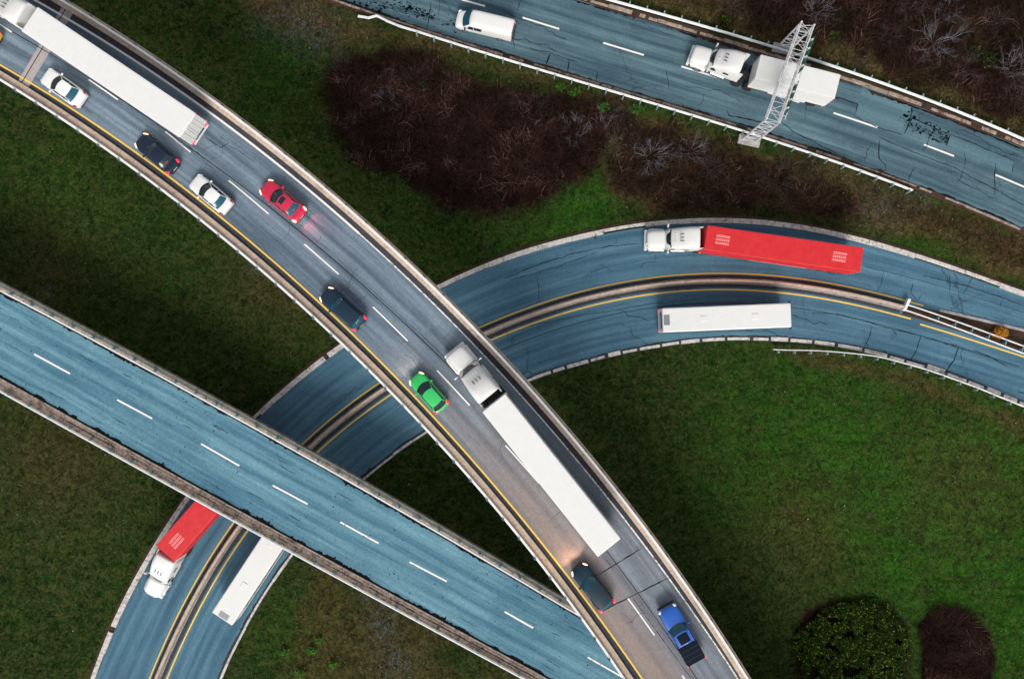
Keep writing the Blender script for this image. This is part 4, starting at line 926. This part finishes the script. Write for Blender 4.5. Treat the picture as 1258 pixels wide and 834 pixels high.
def zones(X, Y):
    w = (fbm(X, Y, 4., 3) - .5) * 4.5
    br = np.maximum.reduce([sm(sdist(X, Y, thicket) + w * .8, -1.3, 1.2), .85 * sm(sdist(X, Y, brush2) + w, -1.2, 1.8), .9 * sm(sdist(X, Y, brush3) + w, -1., 2.5), .5 * sm(sdist(X, Y, brush4) + w, -1., 1.5),
                            sm(sdist(X, Y, hedgebed), -.3, .3), sm(sdist(X, Y, brownbed), -.3, .3)])
    ol = np.maximum.reduce([.9 * sm(sdist(X, Y, olive0), -.5, .5), sm(sdist(X, Y, olive1) + w, -1.5, 1.5), .62 * sm(sdist(X, Y, olive2) + w * 2.2, -1.5, 3.5), .65 * sm(sdist(X, Y, olive3) + w * .4, -.6, .8), .5 * gauss(X, Y, 990, 650, 6), .4 * gauss(X, Y, 1180, 590, 7), .5 * gauss(X, Y, 350, 345, 6) , .4 * gauss(X, Y, 60, 330, 6), .45 * gauss(X, Y, 70, 560, 7)])
    bg = np.clip(sum(k * gauss(X, Y, x, y, r) for x, y, r, k in ((1050,620,9,.9),(1180,700,10,.8),(1230,640,8,.7),(960,520,9,.45),(1000,480,8,.3),(880,600,8,.25),(1240,560,7,.5),(1150,500,8,.35),(690,262,3.2,.8),(730,248,3,.9),(640,285,4,.35),(700,140,3,.3),(340,60,4,.5),(330,110,4,.4),(785,150,3,.4),(330,440,6,.18),(150,300,12,.16),(60,230,9,.18),(360,790,5,.3),(1080,330,1,.3),(110,730,9,.12),(1140,300,5,.6),(500,230,5,.15),(560,300,5,.2),(1258,780,10,.6))) + (fbm(X, Y, 9., 21) - .55) * .25, 0, 1)
    gr = np.clip(sum(k * gauss(X, Y, x, y, r) for x, y, r, k in ((385,40,2.6,.7),(330,30,2.5,.4),(360,20,2.,.4),(465,730,1.6,.8),(472,770,1.6,.7),(485,815,1.9,.8),(745,165,2.,.5),(760,150,1.6,.5),(55,358,1.,.8),(660,668,3.,.25),(1075,255,2.4,.45),(1130,235,1.6,.6),(1080,120,1,.1),(315,325,1.2,.6))), 0, 1)
    return br, ol, bg, gr
def axis(lo, hi, st, far):
    a = list(np.arange(lo, hi + .01, st)); b = [lo]; d = st * 2
    while b[-1] > -far: b.append(b[-1] - d); d *= 1.35
    c = [hi]; d = st * 2
    while c[-1] < far: c.append(c[-1] + d); d *= 1.35
    return np.array(b[:0:-1] + a + c[1:])
gx = axis(-72, 72, .5, 2600); gy = axis(-52, 52, .5, 2600); GX, GY = np.meshgrid(gx, gy)
Z = -.10 + (fbm(GX, GY, 6., 40) - .5) * .10
rd = np.minimum(np.abs(cC.dist(GX, GY) - 0), 99); rdd = cD.dist(GX, GY)
near = np.minimum(rd / 8., rdd / 5.5); Z = np.where(near < 1, -.06 - .03, Z)
Z = np.clip(Z, -.2, -.02)
Z = np.where(np.hypot(GX, GY) > 110, -.1, Z)
v = np.stack([GX.ravel(), GY.ravel(), Z.ravel()], 1); nx = len(gx); ny = len(gy)
idx = np.arange(nx * ny).reshape(ny, nx); q = np.stack([idx[:-1, :-1], idx[:-1, 1:], idx[1:, 1:], idx[1:, :-1]], -1).reshape(-1, 4)
def fastmesh(name, v, q, mat, tint=None, smooth=False):
    me = bpy.data.meshes.new(name); k = q.shape[1]; me.vertices.add(len(v)); me.vertices.foreach_set('co', v.astype(np.float32).ravel())
    me.loops.add(len(q) * k); me.loops.foreach_set('vertex_index', q.astype(np.int32).ravel()); me.polygons.add(len(q))
    me.polygons.foreach_set('loop_start', np.arange(0, len(q) * k, k, dtype=np.int32)); me.polygons.foreach_set('loop_total', np.full(len(q), k, dtype=np.int32))
    me.update(calc_edges=True)
    if smooth: me.polygons.foreach_set('use_smooth', [True] * len(q))
    if tint is not None: a = me.attributes.new('tint', 'FLOAT', 'FACE'); a.data.foreach_set('value', tint.astype(np.float32))
    me.materials.append(mat); o = bpy.data.objects.new(name, me); col.objects.link(o); return o
gm = NT('ground_cover', .95, spec=.03); ob = gm.vec()
rp = gm.ramp
n1 = gm.noise(ob, .42, 6, .7, .8); n2 = gm.noise(ob, 1.3, 7, .75, 1.2); n3 = gm.noise(ob, 4.2, 5, .8, .5); n4 = gm.noise(ob, .13, 5, .65); n5 = gm.noise(gm.vec(False, (1, 1.3, 1)), .85, 6, .75, 1.5); n6 = gm.noise(gm.vec(False, (1.1, .9, 1)), 2.2, 6, .8, 1.)
g = gm.mix(rp(n2, .40, .60), (.005, .013, .003), (.025, .048, .010))
g = gm.mix(gm.math('MULTIPLY', rp(n5, .47, .60), .72), g, (.062, .064, .020))
g = gm.mix(gm.math('MULTIPLY', rp(n6, .54, .64), .75), g, (.034, .088, .020))
g = gm.mix(gm.math('MULTIPLY', rp(n1, .54, .66), .55), g, (.006, .009, .003))
bgc = gm.mix(rp(n2, .38, .62), (.008, .036, .004), (.034, .125, .010))
mow = gm.n('ShaderNodeMapping'); mow.inputs['Rotation'].default_value = (0, 0, R(14)); mow.inputs['Scale'].default_value = (.10, .9, 1); tcm = gm.n('ShaderNodeTexCoord'); gm.l(tcm.outputs['Object'], mow.inputs[0])
bgc = gm.mix(gm.math('MULTIPLY', rp(gm.noise(mow.outputs[0], 1., 5, .7, .4), .48, .62), .6), bgc, (.010, .030, .004))
bgc = gm.mix(gm.math('MULTIPLY', rp(n6, .54, .66), .6), bgc, (.075, .17, .025))
bgc = gm.mix(gm.math('MULTIPLY', rp(n5, .54, .66), .5), bgc, (.062, .085, .022))
g = gm.mix(gm.math('MULTIPLY', gm.attr('bright'), rp(n1, .30, .60)), g, bgc)
olc = gm.mix(rp(n2, .38, .62), (.022, .016, .006), (.115, .082, .034))
olc = gm.mix(gm.math('MULTIPLY', rp(gm.noise(ob, .8, 6, .75, 1.), .52, .62), .7), olc, (.028, .045, .010))
olc = gm.mix(gm.math('MULTIPLY', rp(n6, .55, .65), .7), olc, (.125, .095, .05))
olc = gm.mix(rp(gm.noise(ob, 1.0, 6, .75, .6), .56, .66), olc, (.040, .016, .010))
g = gm.mix(gm.math('MULTIPLY', gm.attr('olive'), rp(n1, .10, .36)), g, olc)
brc = gm.mix(rp(n2, .38, .64), (.007, .0035, .003), (.034, .017, .013))
brc = gm.mix(gm.math('MULTIPLY', rp(n1, .54, .66), .6), brc, (.045, .032, .012))
brc = gm.mix(gm.math('MULTIPLY', rp(n6, .60, .70), .6), brc, (.07, .042, .032))
g = gm.mix(gm.attr('brush'), g, brc)
g = gm.mix(gm.math('MULTIPLY', gm.attr('stony'), rp(n6, .48, .60)), g, (.10, .115, .13))
g = gm.mix(.55, g, gm.mix(rp(n3, .34, .66), (.12, .12, .12), (.88, .88, .88)), 'OVERLAY')
gm.color(g); gm.bump(gm.math('ADD', n2, gm.math('MULTIPLY', n3, .6)), .8, .12)
ground = fastmesh('ground', v, q, gm.m, smooth=True); ground['kind'] = 'structure'
br, ol, bg, gr = zones(GX.ravel(), GY.ravel())
for nm, a in (('brush', br), ('olive', ol), ('bright', bg), ('stony', gr)): k = ground.data.attributes.new(nm, 'FLOAT', 'POINT'); k.data.foreach_set('value', a.astype(np.float32))

def clear_of_roads(X, Y, mC=7.0, mD=5.0):
    return (cC.dist(X, Y) > mC) & (cD.dist(X, Y) > mD)
def scatter(n, x0=-58, x1=58, y0=-40, y1=40): return rng.uniform(x0, x1, n), rng.uniform(y0, y1, n)
def blades(X, Y, h, w, lean, tint, name, mat, z=-.09):
    """one bent triangle pair per blade"""
    n = len(X); a = rng.uniform(0, 2 * PI, n); b = rng.uniform(0, 2 * PI, n); hh = h * rng.uniform(.6, 1.3, n); ln = lean * rng.uniform(.3, 1.3, n)
    bx, by = np.cos(a) * w / 2, np.sin(a) * w / 2; dx, dy = np.cos(b) * ln, np.sin(b) * ln
    p0 = np.stack([X - bx, Y - by, np.full(n, z)], 1); p1 = np.stack([X + bx, Y + by, np.full(n, z)], 1)
    p2 = np.stack([X + dx * .5 + bx * .8, Y + dy * .5 + by * .8, z + hh * .75], 1); p3 = np.stack([X + dx * .5 - bx * .8, Y + dy * .5 - by * .8, z + hh * .75], 1)
    p4 = np.stack([X + dx + bx * .2, Y + dy + by * .2, z + hh], 1); p5 = np.stack([X + dx - bx * .2, Y + dy - by * .2, z + hh], 1)
    v = np.stack([p0, p1, p2, p3, p4, p5], 1).reshape(-1, 3); k = np.arange(n)[:, None] * 6
    q = np.concatenate([k + np.array([[0, 1, 2, 3]]), k + np.array([[3, 2, 4, 5]])]); return fastmesh(name, v, q, mat, np.concatenate([tint, tint]))
mg_ = tinted('grass_blade', (.004, .011, .002), (.030, .055, .011), (.13, .13, .04)); mb_ = tinted('bright_grass_blade', (.008, .034, .004), (.045, .14, .015), (.16, .24, .06))
mo_ = tinted('dry_weed', (.020, .018, .007), (.10, .080, .032), (.26, .22, .12)); mc_ = tinted('brown_cane', (.006, .0028, .0022), (.085, .042, .032), (.22, .14, .115)); mt_ = tinted('pale_twig', (.10, .075, .075), (.30, .24, .25), (.46, .44, .48))
X, Y = scatter(150000); ok = clear_of_roads(X, Y); X, Y = X[ok], Y[ok]; br, ol, bg, gr = zones(X, Y); u = rng.random(len(X))
isb = (u < br); iso = ~isb & (rng.random(len(X)) < ol * .8); isg = ~isb & ~iso & (rng.random(len(X)) < bg * .9); isn = ~isb & ~iso & ~isg
tn = lambda k: np.clip(rng.random(k.sum()) ** 1.8 * (.1 + 1.8 * sm(fbm(X[k], Y[k], 1.1, 60), .3, .75)), 0, 1)
o = blades(X[isn], Y[isn], .13, .05, .16, tn(isn), 'grass', mg_); tag(o, 'short dark green grass on the verges and between the overpasses', 'grass', kind='stuff')
o = blades(X[isg], Y[isg], .13, .05, .17, tn(isg), 'grass', mb_); tag(o, 'brighter green grass in the wide field inside the curve', 'grass', kind='stuff')
o = blades(X[iso], Y[iso], .22, .05, .2, tn(iso), 'dry_weeds', mo_); tag(o, 'olive brown dry weeds along the highway edge', 'weeds', kind='stuff')

def canes(inside, n, h, name, label, cat, swirl=7., w=.05, kind='stuff', mat=mc_, seed=90, lean=1.25, bbox=(-58, 58, -40, 45)):
    X, Y = rng.uniform(bbox[0], bbox[1], n), rng.uniform(bbox[2], bbox[3], n); ok = inside(X, Y); X, Y = X[ok], Y[ok]; n = len(X)
    a = fbm(X, Y, swirl, seed) * 4 * PI + rng.normal(0, .55, n); hh = h * rng.uniform(.5, 1.25, n); L = hh * lean * rng.uniform(.5, 1.3, n); k = rng.normal(0, .8, n); S = 4; pts = []
    tw = w * rng.uniform(.5, 1.3, n)
    for i in range(S + 1):
        t = i / S; ang = a + k * t; x = X + np.cos(ang) * L * t ** 1.5; y = Y + np.sin(ang) * L * t ** 1.5; z = -.08 + hh * (t - .35 * t ** 3) * 1.1
        nx_, ny_ = -np.sin(ang), np.cos(ang); ww = tw * (1 - .75 * t) / 2
        pts += [np.stack([x - nx_ * ww, y - ny_ * ww, z], 1), np.stack([x + nx_ * ww, y + ny_ * ww, z], 1)]
    v = np.stack(pts, 1).reshape(-1, 3); m = 2 * (S + 1); b = np.arange(n)[:, None] * m
    q = np.concatenate([b + np.array([[2 * i, 2 * i + 1, 2 * i + 3, 2 * i + 2]]) for i in range(S)])
    tt = np.clip(rng.random(n) ** 1.9 * (.5 + .7 * sm(fbm(X, Y, 1.6, seed + 5), .3, .75)), 0, 1); o = fastmesh(name, v, q, mat, np.tile(tt, S)); tag(o, label, cat, kind=kind); return o
def bb(poly, pad=1.): return (poly[:, 0].min() - pad, poly[:, 0].max() + pad, poly[:, 1].min() - pad, poly[:, 1].max() + pad)
canes(lambda X, Y: (sdist(X, Y, thicket) + (fbm(X, Y, 3., 8) - .5) * 3.5 + rng.normal(0, .45, X.shape) > -.1) & clear_of_roads(X, Y), 52000, .85, 'brush_thicket', 'large patch of flattened purple brown brush between the two roads', 'brush', 4.5, .055, bbox=bb(thicket))
canes(lambda X, Y: (sdist(X, Y, brush2) + (fbm(X, Y, 3., 8) - .5) * 4 > 0) & clear_of_roads(X, Y, 7.6, 5.4) & (rng.random(X.shape) < .55), 22000, .8, 'brush_thicket', 'sparse brown brush on the bank above the red trailer truck', 'brush', 4., .045, seed=130, bbox=bb(brush2))
canes(lambda X, Y: (sdist(X, Y, brush3) + (fbm(X, Y, 3., 8) - .5) * 5 > 0) & (cD.dist(X, Y) > 5.6) & (fbm(X, Y, 5., 77) > .36), 70000, .9, 'brush_thicket', 'tangled brown brush filling the upper right corner beyond the highway', 'brush', 4., .05, seed=150, bbox=(5, 62, 8, 45))

# ------------------------------------------------------------------ bare shrubs and other plants
def shrub_mesh(seed, height, spread, stems, r0=.05, depth=4, name='branches', up=.9):
    rr = random.Random(seed); mb = MB(); tips = []
    def grow(p, d, L, r, k):
        n = 3; q = p
        for i in range(n):
            d = (d + Vector((rr.uniform(-.24, .24), rr.uniform(-.24, .24), rr.uniform(-.15, .13)))).normalized(); e = q + d * L / n
            if e.z < .1: e.z = .1
            rb = r * (1 - .45 * i / n); mb.tube(q, e, rb, r * (1 - .45 * (i + 1) / n), n=4 if k > 1 else 3, cap=False); q = e
            if k < depth and i >= 0:
                for _ in range(rr.choice((1, 1, 2)) if k < 3 else rr.choice((0, 1, 1))):
                    dd = (d + Vector((rr.uniform(-1, 1), rr.uniform(-1, 1), rr.uniform(-.35, .5))) * .8).normalized(); grow(q, dd, L * rr.uniform(.42, .68), rb * .5, k + 1)
    for s in range(stems):
        a = 2 * PI * s / stems + rr.uniform(-.4, .4); sp = spread * rr.uniform(.3, 1.1)
        grow(Vector((.12 * math.cos(a), .12 * math.sin(a), -.08)), Vector((math.cos(a) * sp, math.sin(a) * sp, up)).normalized(), height * rr.uniform(.7, 1.1), r0 * rr.uniform(.7, 1.1), 1)
    return mb
tw = [speckle('pale_grey_bark', (.13, .12, .14), (.25, .24, .275), 3., .9, bump=0.), speckle('purple_bark', (.055, .034, .034), (.11, .075, .078), 3., .9, bump=0.), speckle('dark_brown_bark', (.03, .021, .019), (.065, .048, .042), 3., .9, bump=0.)]
variants = {}
def bare_shrub(px, py, size, tone, label, group, sd):
    key = (sd % 4, tone)
    if key not in variants:
        mb = shrub_mesh(100 + sd % 4, 1.15, 1.4, 12, .017, 5); variants[key] = mb.build('branches', tw[tone])
        o = variants[key]; first = True
    else: o = variants[key].copy(); col.objects.link(o)
    p = P(px, py); t = empty('bare_shrub', (p[0], p[1], -.06), sd * 1.3); o.parent = t; t.scale = (size * .82, size * .82, size * .8); tag(t, label, 'shrub', group); return t
bs = [(475,125,1.25,0,'pale grey bare shrub standing out in the middle of the purple brown brush patch'),(420,78,1.3,1,'purple bare shrub at the upper left corner of the brush patch'),(512,96,1.5,2,'dark bare shrub in the upper part of the brush patch'),
 (655,132,1.5,1,'purple bare shrub just below the highway guardrail at the right of the brush patch'),(705,160,1.5,0,'pale bare shrub on the right rim of the brush patch'),(624,122,1.0,1,'small purple bare shrub between larger ones near the highway guardrail'),(555,98,1.1,1,'small purple bare shrub near the top edge of the brush patch'),
 (800,192,2.0,0,'broad pale bare shrub on the bank between the highway and the lower road'),(850,185,1.6,0,'pale bare shrub right of the broad pale one on the bank'),(875,205,1.5,1,'purple bare shrub on the bank left of the large dark one'),(952,222,2.6,2,'large dark bare shrub above the red trailer'),(995,200,1.4,1,'bare shrub at the right of the large dark one below the gantry foot'),(745,140,1.0,0,'small pale bare shrub close under the highway guardrail'),
 (1003,12,2.1,0,'pale bare shrub touching the top end of the gantry'),(1148,52,2.5,0,'broad pale bare shrub in the brush beyond the highway'),(1092,45,1.3,1,'small purple bare shrub left of the broad pale one'),(1165,14,1.5,0,'pale bare shrub at the top edge above the broad pale one'),(1245,85,2.5,0,'pale bare shrub at the right edge beyond the highway'),(1185,85,1.8,1,'purple bare shrub between the broad pale one and the right edge'),
 (1060,80,1.2,1,'low purple bare shrub near the highway guardrail'),(1115,12,1.4,1,'purple bare shrub at the top edge beyond the highway'),(900,8,1.4,1,'purple bare shrub at the top edge left of the gantry'),(950,30,1.0,2,'small dark bare shrub left of the top of the gantry'),(1215,30,1.7,2,'dark bare shrub in the upper right corner'),(1240,120,1.4,1,'purple bare shrub lowest at the right edge beyond the highway'),(835,2,1.1,2,'small dark bare shrub at the top edge above the highway guardrail')]
for i, (x, y, s_, tone, lab) in enumerate(bs): bare_shrub(x, y, s_, tone, lab, 'bare shrubs beside the highway', i)

def leafy(px, py, r, h, n, mat, name, label, cat, leaf=.12, seed=5, sprig=True):
    """mound of upright leafy sprigs on a dark twiggy core"""
    rr = random.Random(seed); c = P(px, py); t = empty(name, (c[0], c[1], -.06)); tag(t, label, cat); vs = []; qs = []; tn_ = []
    for _ in range(n):
        a = rr.uniform(0, 2 * PI); q = math.sqrt(rr.random()) * (1 + .06 * math.sin(3 * a + seed) + .04 * math.sin(7 * a)); x = math.cos(a) * q * r[0]; y = math.sin(a) * q * r[1]
        if r[0] > 3 and vnoise(np.array([x]), np.array([y]), .55, 5)[0] < .30: continue
        q = min(q, 1.); z = h * math.sqrt(max(0.02, 1 - q ** 2.6)) * rr.uniform(.75, 1.02); tint = rr.random(); d = Vector((rr.uniform(-.5, .5) + .25 * x / r[0], rr.uniform(-.5, .5) + .25 * y / r[1], 1)).normalized(); L = leaf * rr.uniform(1.4, 3.4)
        for k in range(6 if sprig else 3):
            f = (k + 1) / 6 * L; e = Vector((x, y, z - L * .5)) + d * f; b = rr.uniform(0, 2 * PI); o = Vector((math.cos(b), math.sin(b), .45)) * leaf * rr.uniform(.7, 1.2); w = Vector((-math.sin(b), math.cos(b), 0)) * leaf * .22
            i = len(vs); vs += [e - w, e + w, e + o + w * .5, e + o - w * .5]; qs.append((i, i + 1, i + 2, i + 3)); tn_.append(min(1, tint * rr.uniform(.8, 1.2)))
    o = fastmesh('foliage', np.array([tuple(p) for p in vs]), np.array(qs), mat, np.array(tn_)); o.parent = t
    mb = MB()
    for _ in range(int(40 * r[0])): a = rr.uniform(0, 2 * PI); q = rr.random() ** .5; x, y = math.cos(a) * q * r[0] * .9, math.sin(a) * q * r[1] * .9; mb.tube((x * .7, y * .7, 0), (x, y, h * .8 * math.sqrt(max(.03, 1 - q * q))), .03, .012, 4, False)
    mb.build('stem', tw[2], t); return t
leaf_h = tinted('hedge_leaf', (.002, .006, .002), (.028, .055, .008), (.17, .25, .03)); leaf_o = tinted('orange_leaf', (.25, .08, .01), (.60, .28, .03), (.75, .45, .08)); leaf_g = tinted('weed_leaf', (.015, .06, .008), (.05, .20, .02), (.2, .35, .05))
leafy(1048, 800, (5.95, 5.6), .95, 13000, leaf_h, 'evergreen_shrub', 'wide rounded dark evergreen shrub with yellow green tips in the field at lower right', 'shrub', .165)
canes(lambda X, Y: sdist(X, Y, brownbed) > .1, 16000, .8, 'brown_shrub', 'round patch of dark reddish brown brush beside the evergreen shrub', 'shrub', 3., .045, kind=None, seed=170, bbox=bb(brownbed))
leafy(1226, 409, (.75, .55), .9, 420, leaf_o, 'orange_shrub', 'small orange autumn shrub growing between the twin median guardrails', 'shrub', .11, 9)
wd = [(392,785,.4,'small bright green weed clump nearest the guard of the pale blue overpass'),(350,800,.4,'small green weed clump left of the brighter ones in the mottled grass'),(410,815,.45,'small green weed clump right of the brighter ones in the mottled grass'),(688,108,.5,'bright green weed clump under the highway guardrail, leftmost of the row'),(707,113,.6,'bright green weed clump under the highway guardrail near the first one'),(742,133,.6,'bright green weed clump under the middle of the highway guardrail'),(782,135,.7,'bright green weed clump under the highway guardrail, rightmost of the row'),(1213,75,1.1,'yellow green leafy bush among the brown brush near the right edge'),(1196,64,.8,'small yellow green bush left of the larger one near the right edge'),(370,826,.6,'bright green weed clump at the bottom left of the pale blue overpass'),(383,798,.5,'bright green weed clump above the bottom one in the mottled grass'),(893,27,.8,'dark green bush beyond the highway guardrail'),(1023,45,.9,'dark green bush among the brown brush right of the gantry'),(520,107,.8,'dark green clump inside the brush patch')]
for i, (x, y, r, lab) in enumerate(wd): leafy(x, y, (r, r * .8), .35 + r * .3, int(60 * r) + 15, leaf_h if i in (7, 8, 11, 12, 13) else leaf_g, 'weed_clump', lab, 'weeds', .11, 30 + i)
# scattered pale stones, litter and fallen leaves
X, Y = scatter(5200); ok = clear_of_roads(X, Y, 6.9, 4.9); X, Y = X[ok], Y[ok]; br, ol, bg, gr = zones(X, Y); ok = rng.random(len(X)) < (.06 + .35 * ol + 1.2 * gr); X, Y = X[ok], Y[ok]; n = len(X)
r = rng.uniform(.02, .07, n); a = rng.uniform(0, 6.28, n); pts = []
for k in range(4): pts.append(np.stack([X + np.cos(a + k * 1.57) * r * rng.uniform(.6, 1.3, n), Y + np.sin(a + k * 1.57) * r, -.02 + rng.uniform(0, .06, n)], 1))
o = fastmesh('pebbles', np.stack(pts, 1).reshape(-1, 3), np.arange(4 * n).reshape(n, 4), tinted('pebble', (.12, .09, .05), (.30, .27, .18), (.62, .62, .58)), rng.random(n)); tag(o, 'scattered pale stones and fallen leaves in the weeds', 'stones', kind='stuff')

# ------------------------------------------------------------------ camera, sky, sun
cam = bpy.data.cameras.new('camera'); co = bpy.data.objects.new('camera', cam); col.objects.link(co); co.location = (0, 0, H); co.rotation_euler = (0, 0, 0)
cam.sensor_width = 36; cam.lens = 36 * F / 1258; cam.clip_end = 6000; cam.clip_start = 1; scn.camera = co
w = bpy.data.worlds.new('World'); scn.world = w; w.use_nodes = True; nt = w.node_tree; bgn = nt.nodes['Background']
sky = nt.nodes.new('ShaderNodeTexSky'); sky.sky_type = 'NISHITA'; sky.sun_disc = False; sky.sun_elevation = R(40); sky.sun_rotation = R(186); sky.air_density = 1.5; sky.dust_density = 5.
hs = nt.nodes.new('ShaderNodeHueSaturation'); hs.inputs['Saturation'].default_value = .30; nt.links.new(sky.outputs[0], hs.inputs['Color']); nt.links.new(hs.outputs[0], bgn.inputs['Color']); bgn.inputs['Strength'].default_value = .115
sd = bpy.data.lights.new('sun', 'SUN'); sd.energy = 1.5; sd.angle = R(20); sd.color = (1, .95, .88); so = bpy.data.objects.new('sun', sd); col.objects.link(so)
so.rotation_euler = Vector((math.sin(R(6)) * math.cos(R(42)) * -1, math.cos(R(42)), -math.sin(R(42)))).to_track_quat('-Z', 'Y').to_euler()
vs_ = scn.view_settings; vs_.view_transform = 'Standard'; vs_.look = 'None'; vs_.gamma = 1; vs_.use_curve_mapping = False; vs_.exposure = 0.24
scn.cycles.max_bounces = 5
